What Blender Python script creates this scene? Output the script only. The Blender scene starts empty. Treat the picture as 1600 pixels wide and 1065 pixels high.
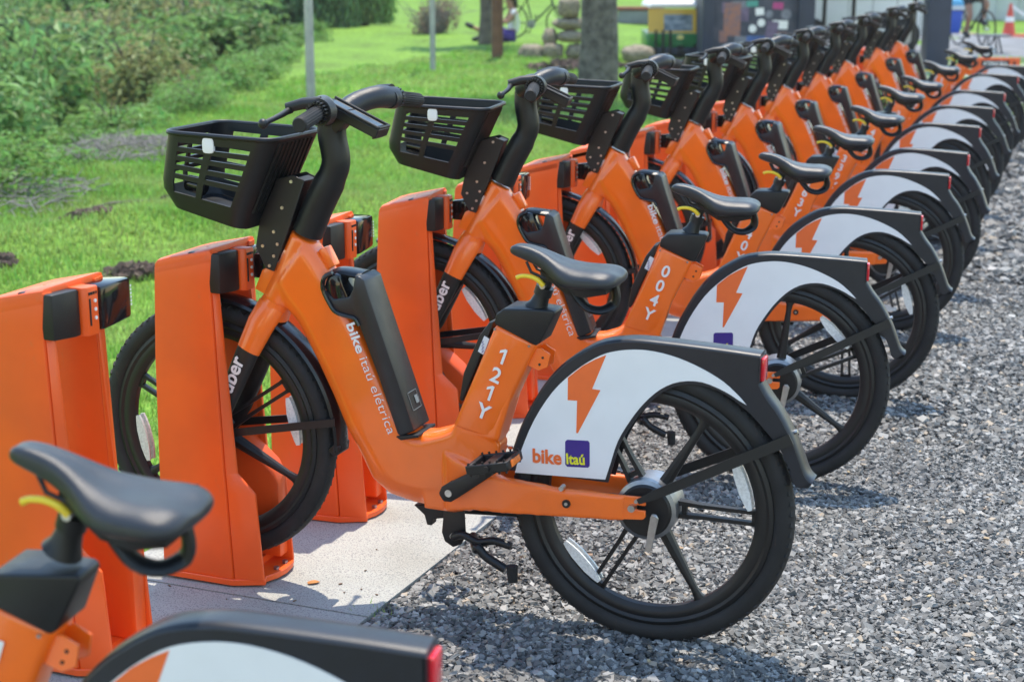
import bpy, bmesh, math, random
import numpy as np
from mathutils import Matrix, Vector, Euler

R = math.radians
SC = bpy.context.scene
COL = SC.collection
random.seed(7)
NPR = np.random.default_rng(7)

# ------------------------------------------------------------------ camera, sky, sun, exposure
cam_d = bpy.data.cameras.new('camera')
cam = bpy.data.objects.new('camera', cam_d)
COL.objects.link(cam)
cam_d.sensor_width = 36.0
cam_d.lens = 54.2
cam_d.clip_start = 0.05
cam_d.clip_end = 400.0
cam.matrix_world = Matrix.Translation((0, 0, 1.5844)) @ Matrix.Rotation(math.pi / 2 - 0.246398, 4, 'X') @ Matrix.Rotation(0.002863, 4, 'Z')
cam_d.dof.use_dof = True
cam_d.dof.focus_distance = 3.95
cam_d.dof.aperture_fstop = 4.4
SC.camera = cam

SUN_DIR = Vector((0.06, 0.30, 1.0)).normalized()          # towards the sun
world = bpy.data.worlds.new('World')
SC.world = world
world.use_nodes = True
wn = world.node_tree.nodes
bg = wn['Background']
sky = wn.new('ShaderNodeTexSky')
sky.sky_type = 'NISHITA'
sky.sun_disc = False
sky.sun_elevation = math.asin(SUN_DIR.z)
sky.sun_rotation = math.atan2(SUN_DIR.x, SUN_DIR.y)
sky.air_density = 1.6
sky.dust_density = 0.0
sky.ozone_density = 1.0
world.node_tree.links.new(sky.outputs[0], bg.inputs[0])
bg.inputs[1].default_value = 0.15
sun_d = bpy.data.lights.new('sun', 'SUN')
sun_d.energy = 2.7
sun_d.angle = R(0.5)
sun_d.color = (1.0, 0.90, 0.76)
sun = bpy.data.objects.new('sun', sun_d)
COL.objects.link(sun)
sun.rotation_euler = SUN_DIR.to_track_quat('Z', 'Y').to_euler()
sun.location = (0, 0, 30)
SC.view_settings.view_transform = 'Standard'
SC.view_settings.look = 'None'
SC.view_settings.exposure = 1.17
SC.view_settings.gamma = 1.0
SC.view_settings.use_curve_mapping = False


# ------------------------------------------------------------------ materials
def mat(name, col, rough=0.5, metal=0.0, noise=0.0, nscale=40.0, bump=0.0, bscale=200.0, coat=0.0, spec=0.5,
        trans=0.0, island=0.0, sheen=0.0, emit=0.0, col2=None, bdist=0.002, specks=0.0):
    m = bpy.data.materials.new(name)
    m.use_nodes = True
    nt = m.node_tree
    b = nt.nodes['Principled BSDF']
    b.inputs['Base Color'].default_value = (*col, 1)
    b.inputs['Roughness'].default_value = rough
    b.inputs['Metallic'].default_value = metal
    b.inputs['Specular IOR Level'].default_value = spec
    b.inputs['Coat Weight'].default_value = coat
    b.inputs['Coat Roughness'].default_value = 0.06
    b.inputs['Transmission Weight'].default_value = trans
    b.inputs['Sheen Weight'].default_value = sheen
    if noise or island or col2:
        tc = nt.nodes.new('ShaderNodeTexCoord')
        nz = nt.nodes.new('ShaderNodeTexNoise')
        nz.inputs['Scale'].default_value = nscale
        nz.inputs['Detail'].default_value = 5
        nt.links.new(tc.outputs['Object'], nz.inputs['Vector'])
        mx = nt.nodes.new('ShaderNodeMix')
        mx.data_type = 'RGBA'
        c2 = col2 if col2 else tuple(c * (1 - noise) for c in col)
        mx.inputs[6].default_value = (*col, 1)
        mx.inputs[7].default_value = (*c2, 1)
        rp = nt.nodes.new('ShaderNodeValToRGB')
        rp.color_ramp.elements[0].position = 0.38
        rp.color_ramp.elements[1].position = 0.68
        nt.links.new(nz.outputs['Fac'], rp.inputs['Fac'])
        nt.links.new(rp.outputs['Color'], mx.inputs[0])
        out = mx.outputs[2]
        if noise and not island:
            ma = nt.nodes.new('ShaderNodeMath')
            ma.operation = 'MULTIPLY_ADD'
            nt.links.new(nz.outputs['Fac'], ma.inputs[0])
            ma.inputs[1].default_value = 0.25
            ma.inputs[2].default_value = rough - 0.12
            nt.links.new(ma.outputs[0], b.inputs['Roughness'])
        if island:
            gi = nt.nodes.new('ShaderNodeNewGeometry')
            hs = nt.nodes.new('ShaderNodeHueSaturation')
            ma = nt.nodes.new('ShaderNodeMath')
            ma.operation = 'MULTIPLY_ADD'
            nt.links.new(gi.outputs['Random Per Island'], ma.inputs[0])
            ma.inputs[1].default_value = 2 * island
            ma.inputs[2].default_value = 1 - island
            nt.links.new(ma.outputs[0], hs.inputs['Value'])
            ma2 = nt.nodes.new('ShaderNodeMath')
            ma2.operation = 'MULTIPLY_ADD'
            nt.links.new(gi.outputs['Random Per Island'], ma2.inputs[0])
            ma2.inputs[1].default_value = 0.05
            ma2.inputs[2].default_value = 0.475
            nt.links.new(ma2.outputs[0], hs.inputs['Hue'])
            nt.links.new(out, hs.inputs['Color'])
            out = hs.outputs['Color']
        if specks:                                          # scuffs and dust specks in the paint
            vz = nt.nodes.new('ShaderNodeTexNoise')
            vz.inputs['Scale'].default_value = 55
            vz.inputs['Detail'].default_value = 8
            vz.inputs['Roughness'].default_value = 0.75
            mp = nt.nodes.new('ShaderNodeMapping')
            mp.inputs['Scale'].default_value = (1.0, 1.0, 0.35)
            nt.links.new(tc.outputs['Object'], mp.inputs['Vector'])
            nt.links.new(mp.outputs['Vector'], vz.inputs['Vector'])
            r2 = nt.nodes.new('ShaderNodeValToRGB')
            r2.color_ramp.elements[0].position = 0.60
            r2.color_ramp.elements[1].position = 0.70
            nt.links.new(vz.outputs['Fac'], r2.inputs['Fac'])
            mm = nt.nodes.new('ShaderNodeMath')
            mm.operation = 'MULTIPLY'
            mm.inputs[1].default_value = specks
            nt.links.new(r2.outputs['Color'], mm.inputs[0])
            m2 = nt.nodes.new('ShaderNodeMix')
            m2.data_type = 'RGBA'
            m2.inputs[7].default_value = (0.50, 0.20, 0.10, 1)
            nt.links.new(mm.outputs[0], m2.inputs[0])
            nt.links.new(out, m2.inputs[6])
            out = m2.outputs[2]
        nt.links.new(out, b.inputs['Base Color'])
    if bump:
        tc = nt.nodes.new('ShaderNodeTexCoord')
        nz = nt.nodes.new('ShaderNodeTexNoise')
        nz.inputs['Scale'].default_value = bscale
        nz.inputs['Detail'].default_value = 3
        nt.links.new(tc.outputs['Object'], nz.inputs['Vector'])
        bp = nt.nodes.new('ShaderNodeBump')
        bp.inputs['Strength'].default_value = bump
        bp.inputs['Distance'].default_value = bdist
        nt.links.new(nz.outputs['Fac'], bp.inputs['Height'])
        nt.links.new(bp.outputs['Normal'], b.inputs['Normal'])
    if emit:
        b.inputs['Emission Color'].default_value = (*col, 1)
        b.inputs['Emission Strength'].default_value = emit
    return m


def leaf_mat(name, col, col2, var=0.4, trans=0.35):
    m = mat(name, col, 0.5, island=var, nscale=1.3, col2=col2, spec=0.4)
    nt = m.node_tree
    b = nt.nodes['Principled BSDF']
    o = nt.nodes['Material Output']
    tl = nt.nodes.new('ShaderNodeBsdfTranslucent')
    src = b.inputs['Base Color'].links[0].from_socket
    nt.links.new(src, tl.inputs['Color'])
    ms = nt.nodes.new('ShaderNodeMixShader')
    ms.inputs[0].default_value = trans
    nt.links.new(b.outputs[0], ms.inputs[1])
    nt.links.new(tl.outputs[0], ms.inputs[2])
    nt.links.new(ms.outputs[0], o.inputs['Surface'])
    return m


M = {}
M['orange'] = mat('orange_paint', (0.97, 0.165, 0.010), 0.32, noise=0.10, nscale=9, coat=0.55, specks=0.10, bump=0.04, bscale=60)
M['dock_orange'] = mat('dock_orange_paint', (0.90, 0.108, 0.010), 0.44, noise=0.16, nscale=4, coat=0.12, specks=0.28, bump=0.08, bscale=120)
M['black'] = mat('black_plastic', (0.009, 0.010, 0.012), 0.40, noise=0.25, nscale=30, bump=0.15, bscale=900, spec=0.4)
M['guard'] = mat('mudguard_plastic', (0.016, 0.019, 0.026), 0.36, noise=0.25, nscale=22, bump=0.12, bscale=900)
M['guard_gloss'] = mat('front_mudguard_plastic', (0.010, 0.010, 0.012), 0.22, noise=0.25, nscale=22)
M['matte'] = mat('matte_black_metal', (0.007, 0.007, 0.008), 0.48, noise=0.25, nscale=25, bump=0.1, bscale=700)
M['saddle'] = mat('saddle_vinyl', (0.020, 0.023, 0.029), 0.37, noise=0.2, nscale=20, bump=0.25, bscale=1300)
M['rubber'] = mat('tyre_rubber', (0.014, 0.014, 0.015), 0.72, noise=0.35, nscale=14, specks=0.10, bump=0.3, bscale=350)
M['gloss'] = mat('glossy_black_plastic', (0.010, 0.010, 0.012), 0.10, noise=0.3, nscale=20)
M['battery'] = mat('battery_case', (0.016, 0.018, 0.022), 0.34, noise=0.2, nscale=30, bump=0.15, bscale=1000)
M['white'] = mat('white_panel', (0.80, 0.80, 0.81), 0.42, noise=0.05, nscale=12, specks=0.06)
M['steel'] = mat('steel', (0.62, 0.62, 0.62), 0.32, metal=1.0, noise=0.2, nscale=60)
M['alloy'] = mat('grey_alloy', (0.32, 0.33, 0.35), 0.38, metal=0.9, noise=0.2, nscale=40)
M['yellow'] = mat('yellow_plastic', (0.85, 0.60, 0.03), 0.4, noise=0.1)
M['red'] = mat('red_lens', (0.75, 0.015, 0.03), 0.15, noise=0.1, coat=0.5)
M['reflector'] = mat('clear_reflector', (0.78, 0.78, 0.76), 0.18, noise=0.25, nscale=160, coat=0.6, bump=0.4, bscale=400)
M['amber'] = mat('amber_reflector', (0.85, 0.20, 0.02), 0.2, noise=0.1)
M['print_white'] = mat('white_print', (0.82, 0.80, 0.78), 0.5, noise=0.04)
M['print_orange'] = mat('orange_print', (0.86, 0.155, 0.03), 0.45, noise=0.04)
M['purple'] = mat('purple_print', (0.045, 0.02, 0.22), 0.4, noise=0.05)
M['print_yellow'] = mat('yellow_print', (0.82, 0.76, 0.03), 0.45, noise=0.04)
M['print_black'] = mat('black_print', (0.02, 0.02, 0.02), 0.5, noise=0.05)
M['sticker'] = mat('paper_sticker', (0.70, 0.71, 0.74), 0.5, noise=0.05)


# ------------------------------------------------------------------ helpers
class MB:
    def __init__(self):
        self.bm = bmesh.new()

    def box(self, c, s, rot=None):
        mt = Matrix.Translation(c) @ (rot.to_4x4() if rot else Matrix.Identity(4)) @ Matrix.Diagonal((*s, 1))
        bmesh.ops.create_cube(self.bm, size=1, matrix=mt)
        return self

    def loft(self, secs, cap=True, closed=False):
        bm = self.bm
        rows = [[bm.verts.new(p) for p in s] for s in secs]
        n = len(rows[0])
        rng = range(len(rows)) if closed else range(len(rows) - 1)
        for i in rng:
            a, b = rows[i], rows[(i + 1) % len(rows)]
            for j in range(n):
                k = (j + 1) % n
                bm.faces.new((a[j], a[k], b[k], b[j]))
        if cap and not closed:
            bm.faces.new(rows[0][::-1])
            bm.faces.new(rows[-1])
        return self

    def tube(self, pts, rad, n=10, cap=True, flat=None, closed=False):
        pts = [Vector(p) for p in pts]
        if not hasattr(rad, '__len__'):
            rad = [rad] * len(pts)
        secs = []
        up = None
        L = len(pts)
        for i, p in enumerate(pts):
            if closed:
                d = (pts[(i + 1) % L] - pts[i - 1]).normalized()
            else:
                d = (pts[min(i + 1, L - 1)] - pts[max(i - 1, 0)]).normalized()
            if up is None:
                up = Vector((0, 1, 0)) if abs(d.y) < 0.9 else Vector((0, 0, 1))
            u = (up - d * up.dot(d)).normalized()
            v = d.cross(u)
            up = u
            f = flat if flat else 1.0
            secs.append([p + (u * math.cos(a) * f + v * math.sin(a)) * rad[i] for a in [2 * math.pi * k / n for k in range(n)]])
        return self.loft(secs, cap, closed)

    def prism(self, poly, y0, y1):
        """polygon in the (x, z) plane between y0 and y1"""
        a = [self.bm.verts.new((p[0], y0, p[1])) for p in poly]
        b = [self.bm.verts.new((p[0], y1, p[1])) for p in poly]
        self.bm.faces.new(a)
        self.bm.faces.new(b[::-1])
        n = len(poly)
        for i in range(n):
            k = (i + 1) % n
            self.bm.faces.new((a[k], a[i], b[i], b[k]))
        return self

    def lathe(self, prof, c, n=48, a0=0.0, a1=2 * math.pi, closed=True):
        """profile of (radius, y) round the y axis through c = (x, z); profile is a closed loop if closed"""
        full = abs(a1 - a0 - 2 * math.pi) < 1e-6
        m = n if full else n + 1
        rows = []
        for i in range(m):
            a = a0 + (a1 - a0) * i / n
            rows.append([self.bm.verts.new((c[0] + r * math.cos(a), y, c[1] + r * math.sin(a))) for r, y in prof])
        k = len(prof)
        for i in range(n):
            A, B = rows[i], rows[(i + 1) % m]
            for j in range(k if closed else k - 1):
                l = (j + 1) % k
                self.bm.faces.new((A[j], A[l], B[l], B[j]))
        if not full and closed:
            self.bm.faces.new(rows[0])
            self.bm.faces.new(rows[-1][::-1])
        return self

    def ball(self, c, r, s=(1, 1, 1), sub=2):
        mt = Matrix.Translation(c) @ Matrix.Diagonal((r * s[0], r * s[1], r * s[2], 1))
        bmesh.ops.create_icosphere(self.bm, subdivisions=sub, radius=1, matrix=mt)
        return self

    def bevel(self, off, seg=2, ang=35):
        bm = self.bm
        bm.normal_update()
        es = [e for e in bm.edges if len(e.link_faces) == 2 and e.calc_face_angle(0) > R(ang)]
        if es:
            bmesh.ops.bevel(bm, geom=es, offset=off, offset_type='OFFSET', segments=seg, profile=0.5, affect='EDGES', clamp_overlap=True)
        return self

    def mesh(self, name, m, smooth=40):
        bmesh.ops.recalc_face_normals(self.bm, faces=self.bm.faces[:])
        me = bpy.data.meshes.new(name)
        self.bm.to_mesh(me)
        self.bm.free()
        if m:
            me.materials.append(m)
        me.polygons.foreach_set('use_smooth', [True] * len(me.polygons))
        me.set_sharp_from_angle(angle=R(smooth))
        return me

    def build(self, name, m, parent=None, smooth=40):
        return link(name, self.mesh(name, m, smooth), parent)


def link(name, data, parent=None):
    o = bpy.data.objects.new(name, data)
    COL.objects.link(o)
    if parent:
        o.parent = parent
    return o


def thing(name, label, cat, loc=(0, 0, 0), rz=0.0, group=None):
    o = link(name, None)
    o.empty_display_size = 0.1
    o.location = loc
    o.rotation_euler = (0, 0, rz)
    return tag(o, label, cat, group)


def tag(o, label, cat, group=None):
    o['label'] = label
    o['category'] = cat
    if group:
        o['group'] = group
    return o


def struct(o):
    o['kind'] = 'structure'
    return o


def stuff(o):
    o['kind'] = 'stuff'
    return o


def dup(root, parent=None):
    c = root.copy()
    COL.objects.link(c)
    c.parent = parent
    for ch in list(root.children):
        dup(ch, c)
    return c


def text_mesh(s, size, bold=0.0, shear=0.0, extrude=0.0006, align='LEFT', space=1.0):
    cu = bpy.data.curves.new('lettering', 'FONT')
    cu.body = s
    cu.size = size
    cu.offset = bold
    cu.shear = shear
    cu.extrude = extrude
    cu.align_x = align
    cu.space_character = space
    cu.resolution_u = 3
    o = bpy.data.objects.new('tmp', cu)
    COL.objects.link(o)
    dg = bpy.context.evaluated_depsgraph_get()
    me = bpy.data.meshes.new_from_object(o.evaluated_get(dg))
    bpy.data.objects.remove(o)
    bpy.data.curves.remove(cu)
    return me


def flat_text(name, s, size, x, z, y, ang=0.0, m=None, parent=None, side=-1, sx=1.0, **kw):
    """lettering that lies on a side face (facing -y, or +y with side=1)"""
    me = text_mesh(s, size, **kw)
    me.name = 'lettering'
    me.transform(Matrix.Diagonal((sx, 1, 1, 1)))
    if side < 0:
        T = Matrix.Translation((x, y, z)) @ Matrix.Rotation(-ang, 4, 'Y') @ Matrix.Rotation(math.pi / 2, 4, 'X')
    else:
        T = Matrix.Translation((x, y, z)) @ Matrix.Rotation(math.pi, 4, 'Z') @ Matrix.Rotation(-ang, 4, 'Y') @ Matrix.Rotation(math.pi / 2, 4, 'X')
    me.transform(T)
    me.materials.clear()
    me.materials.append(m)
    return link(name, me, parent)


def evaluated(name, me, mods, m):
    """a mesh with modifiers applied"""
    o = bpy.data.objects.new('tmp', me)
    COL.objects.link(o)
    for typ, kw in mods:
        md = o.modifiers.new('m', typ)
        for k, v in kw.items():
            setattr(md, k, v)
    dg = bpy.context.evaluated_depsgraph_get()
    out = bpy.data.meshes.new_from_object(o.evaluated_get(dg))
    bpy.data.objects.remove(o)
    out.name = name
    out.materials.clear()
    out.materials.append(m)
    out.polygons.foreach_set('use_smooth', [True] * len(out.polygons))
    return out


def spline(pts, sub=4):
    """Catmull-Rom through points"""
    P = [Vector(p) for p in pts]
    out = []
    for i in range(len(P) - 1):
        p0 = P[i - 1] if i > 0 else P[i] * 2 - P[i + 1]
        p1, p2 = P[i], P[i + 1]
        p3 = P[i + 2] if i + 2 < len(P) else P[i + 1] * 2 - P[i]
        for k in range(sub):
            t = k / sub
            out.append(0.5 * ((2 * p1) + (p2 - p0) * t + (2 * p0 - 5 * p1 + 4 * p2 - p3) * t * t + (3 * p1 - p0 - 3 * p2 + p3) * t ** 3))
    out.append(P[-1])
    return out


def gz(y):
    """height of the ground: a slight dip along the row"""
    d = min(max(y, 0.0), 14.0) - 3.5
    return -0.030857 * d + 0.0021159 * d * d


# the row of bikes: x, y, heading
BIKES = [(-0.344, 1.890, -0.225), (0.3236, 3.3881, -0.3647), (0.8245, 4.6049, -0.2327), (1.2528, 5.6352, -0.2837),
         (1.6788, 6.8096, -0.3073), (2.023, 7.7076, -0.4299), (2.4675, 9.0257, -0.3978), (2.8979, 10.1856, -0.3695),
         (3.3269, 11.3445, -0.4011), (3.902, 12.8504, -0.4144), (4.295, 13.7376, -0.3553)]
RT = Vector((0.375, 0.927)).normalized()       # along the row
RN = Vector((-RT.y, RT.x))                     # to the left of it
RO = Vector((0.3236, 3.3881))


def row(s, l):
    p = RO + RT * s + RN * l
    return p.x, p.y


# ------------------------------------------------------------------ ground
def ground_mat():
    m = bpy.data.materials.new('grass_ground')
    m.use_nodes = True
    nt = m.node_tree
    b = nt.nodes['Principled BSDF']
    b.inputs['Roughness'].default_value = 0.9
    b.inputs['Specular IOR Level'].default_value = 0.15
    tc = nt.nodes.new('ShaderNodeTexCoord')
    n1 = nt.nodes.new('ShaderNodeTexNoise')
    n1.inputs['Scale'].default_value = 0.7
    n1.inputs['Detail'].default_value = 6
    n2 = nt.nodes.new('ShaderNodeTexNoise')
    n2.inputs['Scale'].default_value = 14
    n2.inputs['Detail'].default_value = 6
    r1 = nt.nodes.new('ShaderNodeValToRGB')
    e = r1.color_ramp.elements
    e[0].position, e[0].color = 0.30, (0.13, 0.21, 0.04, 1)
    e[1].position, e[1].color = 0.62, (0.18, 0.32, 0.045, 1)
    k = e.new(0.45)
    k.color = (0.155, 0.28, 0.042, 1)
    r2 = nt.nodes.new('ShaderNodeValToRGB')
    e = r2.color_ramp.elements
    e[0].position, e[0].color = 0.30, (0.55, 0.55, 0.5, 1)
    e[1].position, e[1].color = 0.7, (1.15, 1.15, 1.1, 1)
    mx = nt.nodes.new('ShaderNodeMix')
    mx.data_type = 'RGBA'
    mx.blend_type = 'MULTIPLY'
    mx.inputs[0].default_value = 1
    nt.links.new(tc.outputs['Object'], n1.inputs['Vector'])
    nt.links.new(tc.outputs['Object'], n2.inputs['Vector'])
    nt.links.new(n1.outputs['Fac'], r1.inputs['Fac'])
    nt.links.new(n2.outputs['Fac'], r2.inputs['Fac'])
    nt.links.new(r1.outputs['Color'], mx.inputs[6])
    nt.links.new(r2.outputs['Color'], mx.inputs[7])
    nt.links.new(mx.outputs[2], b.inputs['Base Color'])
    bp = nt.nodes.new('ShaderNodeBump')
    bp.inputs['Distance'].default_value = 0.03
    bp.inputs['Strength'].default_value = 0.7
    nt.links.new(n2.outputs['Fac'], bp.inputs['Height'])
    nt.links.new(bp.outputs['Normal'], b.inputs['Normal'])
    return m


def gravel_mat():
    m = bpy.data.materials.new('gravel_ground')
    m.use_nodes = True
    nt = m.node_tree
    b = nt.nodes['Principled BSDF']
    b.inputs['Roughness'].default_value = 0.85
    tc = nt.nodes.new('ShaderNodeTexCoord')
    v = nt.nodes.new('ShaderNodeTexVoronoi')
    v.inputs['Scale'].default_value = 65
    n = nt.nodes.new('ShaderNodeTexNoise')
    n.inputs['Scale'].default_value = 1.6
    n.inputs['Detail'].default_value = 5
    sp = nt.nodes.new('ShaderNodeSeparateColor')
    rp = nt.nodes.new('ShaderNodeValToRGB')
    e = rp.color_ramp.elements
    e[0].position, e[0].color = 0.0, (0.03, 0.032, 0.034, 1)
    e[1].position, e[1].color = 1.0, (0.26, 0.26, 0.25, 1)
    k = e.new(0.5)
    k.color = (0.12, 0.115, 0.105, 1)
    k = e.new(0.93)
    k.color = (0.28, 0.23, 0.17, 1)
    mx = nt.nodes.new('ShaderNodeMix')
    mx.data_type = 'RGBA'
    mx.blend_type = 'MULTIPLY'
    mx.inputs[0].default_value = 0.6
    nt.links.new(tc.outputs['Object'], v.inputs['Vector'])
    nt.links.new(tc.outputs['Object'], n.inputs['Vector'])
    nt.links.new(v.outputs['Color'], sp.inputs[0])
    nt.links.new(sp.outputs[0], rp.inputs['Fac'])
    nt.links.new(rp.outputs['Color'], mx.inputs[6])
    nt.links.new(n.outputs['Fac'], mx.inputs[7])
    nt.links.new(mx.outputs[2], b.inputs['Base Color'])
    bp = nt.nodes.new('ShaderNodeBump')
    bp.inputs['Distance'].default_value = 0.012
    bp.inputs['Strength'].default_value = 1.0
    bp.invert = True
    nt.links.new(v.outputs['Distance'], bp.inputs['Height'])
    nt.links.new(bp.outputs['Normal'], b.inputs['Normal'])
    return m


def concrete_mat():
    m = bpy.data.materials.new('speckled_concrete')
    m.use_nodes = True
    nt = m.node_tree
    b = nt.nodes['Principled BSDF']
    b.inputs['Roughness'].default_value = 0.8
    tc = nt.nodes.new('ShaderNodeTexCoord')
    n1 = nt.nodes.new('ShaderNodeTexNoise')
    n1.inputs['Scale'].default_value = 260
    n1.inputs['Detail'].default_value = 2
    n2 = nt.nodes.new('ShaderNodeTexNoise')
    n2.inputs['Scale'].default_value = 3
    n2.inputs['Detail'].default_value = 6
    r1 = nt.nodes.new('ShaderNodeValToRGB')
    e = r1.color_ramp.elements
    e[0].position, e[0].color = 0.33, (0.17, 0.17, 0.18, 1)
    e[1].position, e[1].color = 0.50, (0.385, 0.388, 0.352, 1)
    r2 = nt.nodes.new('ShaderNodeValToRGB')
    e = r2.color_ramp.elements
    e[0].position, e[0].color = 0.30, (0.82, 0.81, 0.78, 1)
    e[1].position, e[1].color = 0.60, (1, 1, 1, 1)
    mx = nt.nodes.new('ShaderNodeMix')
    mx.data_type = 'RGBA'
    mx.blend_type = 'MULTIPLY'
    mx.inputs[0].default_value = 1
    for n in (n1, n2):
        nt.links.new(tc.outputs['Object'], n.inputs['Vector'])
    nt.links.new(n1.outputs['Fac'], r1.inputs['Fac'])
    nt.links.new(n2.outputs['Fac'], r2.inputs['Fac'])
    nt.links.new(r1.outputs['Color'], mx.inputs[6])
    nt.links.new(r2.outputs['Color'], mx.inputs[7])
    nt.links.new(mx.outputs[2], b.inputs['Base Color'])
    bp = nt.nodes.new('ShaderNodeBump')
    bp.inputs['Distance'].default_value = 0.001
    bp.inputs['Strength'].default_value = 0.4
    nt.links.new(n1.outputs['Fac'], bp.inputs['Height'])
    nt.links.new(bp.outputs['Normal'], b.inputs['Normal'])
    return m


SLAB_R, SLAB_L = 0.66, 1.43        # lateral extent of the concrete strip


def edge_x(y):
    """x of the edge between lawn and thicket"""
    xs = [(-5, -3.6), (8.5, -3.55), (10.0, -3.37), (13.3, -3.0), (19.6, -2.75), (31.6, -3.5), (60, -4.0)]
    for (a, xa), (b, xb) in zip(xs, xs[1:]):
        if y <= b:
            return xa + (xb - xa) * (y - a) / (b - a)
    return xs[-1][1]


def lawn_z(x, y):
    """lawn and slope height"""
    p = Vector((x, y)) - RO
    s, l = p.dot(RT), p.dot(RN)
    z = gz(y)
    k = max(0.0, l - 2.0)
    z += (0.035 * math.sin(x * 1.7 + 1.0) * math.sin(y * 1.1) + 0.02 * math.sin(x * 3.9 + y * 2.3) + 0.012 * math.sin(y * 5.3 - x * 4.1)) * min(1, k)
    e = edge_x(y) - 0.6                                             # the brow: the ground falls away under the thicket
    if x < e:
        z -= min(0.9, 0.16 * (e - x))
    for mx_, my_, h_, r_ in ((-2.35, 9.2, 0.16, 0.45), (-2.9, 8.7, 0.10, 0.5), (-1.95, 8.0, 0.08, 0.3), (-1.3, 10.5, 0.06, 0.4)):
        d2 = ((x - mx_) ** 2 + (y - my_) ** 2 * 0.6) / (r_ * r_)
        z += h_ * math.exp(-d2)
    return z


def sheet(name, m, xs, ys, zf, keep=None):
    bm = bmesh.new()
    vv = [[bm.verts.new((x, y, zf(x, y))) for y in ys] for x in xs]
    for i in range(len(xs) - 1):
        for j in range(len(ys) - 1):
            cx, cy = (xs[i] + xs[i + 1]) / 2, (ys[j] + ys[j + 1]) / 2
            if keep is None or keep(cx, cy):
                bm.faces.new((vv[i][j], vv[i + 1][j], vv[i + 1][j + 1], vv[i][j + 1]))
    me = bpy.data.meshes.new(name)
    bm.to_mesh(me)
    bm.free()
    me.materials.append(m)
    me.polygons.foreach_set('use_smooth', [True] * len(me.polygons))
    return link(name, me)


def frange(a, b, st):
    return list(np.arange(a, b + st * 0.5, st))


XS = [-200, -120, -70, -45, -32, -24, -18] + frange(-14, 6, 0.25) + [7, 8, 9, 10, 12, 16, 22, 30, 45, 70, 120, 200]
YS = [-60, -30, -12, -4] + frange(-1, 20, 0.25) + frange(20.5, 36, 0.5) + [38, 41, 45, 50, 60, 80, 110, 150, 250]
G_MAT, GR_MAT, CO_MAT = ground_mat(), gravel_mat(), concrete_mat()
struct(sheet('lawn', G_MAT, XS, YS, lambda x, y: lawn_z(x, y) - 0.008))


def row_sheet(name, m, s0, s1, ds, l0, l1, nl, dz, thick=0.0):
    bm = bmesh.new()
    ss = frange(s0, s1, ds)
    rows = []
    for s in ss:
        r = []
        for k in range(nl + 1):
            x, y = row(s, l0 + (l1 - l0) * k / nl)
            r.append(bm.verts.new((x, y, gz(y) + dz)))
        rows.append(r)
    for a, b in zip(rows, rows[1:]):
        for k in range(nl):
            bm.faces.new((a[k], b[k], b[k + 1], a[k + 1]))
    if thick:
        g = bmesh.ops.extrude_face_region(bm, geom=bm.faces[:])
        bmesh.ops.translate(bm, verts=[v for v in g['geom'] if isinstance(v, bmesh.types.BMVert)], vec=(0, 0, -thick))
    bmesh.ops.recalc_face_normals(bm, faces=bm.faces[:])
    me = bpy.data.meshes.new(name)
    bm.to_mesh(me)
    bm.free()
    me.materials.append(m)
    return link(name, me)


struct(row_sheet('gravel_ground', GR_MAT, -8, 16.5, 0.5, -9.0, SLAB_R + 0.03, 20, 0.001))
slab_breaks = [-6.1, -4.1, -2.1, -0.165, 2.2, 4.6, 7.0, 9.4, 11.8, 14.2]
for a, b in zip(slab_breaks, slab_breaks[1:]):
    struct(row_sheet('concrete_slab', CO_MAT, a + 0.004, b - 0.004 + 1e-6, (b - a - 0.008) / 6, SLAB_R, SLAB_L, 3, 0.014, 0.08))


def scatter_mesh(name, m, base_v, base_f, P, S, rot, smooth=False):
    """one mesh of many small pieces; P centres, S per-axis scale, rot 3x3 matrices"""
    nb, nv = len(P), len(base_v)
    V = np.einsum('nij,nvj->nvi', rot, base_v * S[:, None, :]) + P[:, None, :]
    F = (base_f[None] + (np.arange(nb) * nv)[:, None, None]).reshape(-1, base_f.shape[1])
    return V.reshape(-1, 3), F


def np_mesh(name, V, F, m):
    me = bpy.data.meshes.new(name)
    k = F.shape[1]
    me.vertices.add(len(V))
    me.vertices.foreach_set('co', V.astype(np.float32).ravel())
    me.loops.add(F.size)
    me.loops.foreach_set('vertex_index', F.astype(np.int32).ravel())
    me.polygons.add(len(F))
    me.polygons.foreach_set('loop_start', np.arange(0, F.size, k, dtype=np.int32))
    me.update(calc_edges=True)
    me.polygons.foreach_set('use_smooth', [False] * len(F))
    me.materials.append(m)
    return me


def rand_rot(n, tilt=math.pi):
    z = NPR.uniform(0, 2 * math.pi, n)
    x = NPR.uniform(-tilt, tilt, n)
    y = NPR.uniform(-tilt, tilt, n)
    cz, sz, cx, sx, cy, sy = np.cos(z), np.sin(z), np.cos(x), np.sin(x), np.cos(y), np.sin(y)
    o, l = np.zeros(n), np.ones(n)
    Rz = np.stack([np.stack([cz, -sz, o], 1), np.stack([sz, cz, o], 1), np.stack([o, o, l], 1)], 1)
    Rx = np.stack([np.stack([l, o, o], 1), np.stack([o, cx, -sx], 1), np.stack([o, sx, cx], 1)], 1)
    Ry = np.stack([np.stack([cy, o, sy], 1), np.stack([o, l, o], 1), np.stack([-sy, o, cy], 1)], 1)
    return Rz @ Rx @ Ry


GZ = np.vectorize(gz)
LZ = np.vectorize(lawn_z)


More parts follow.
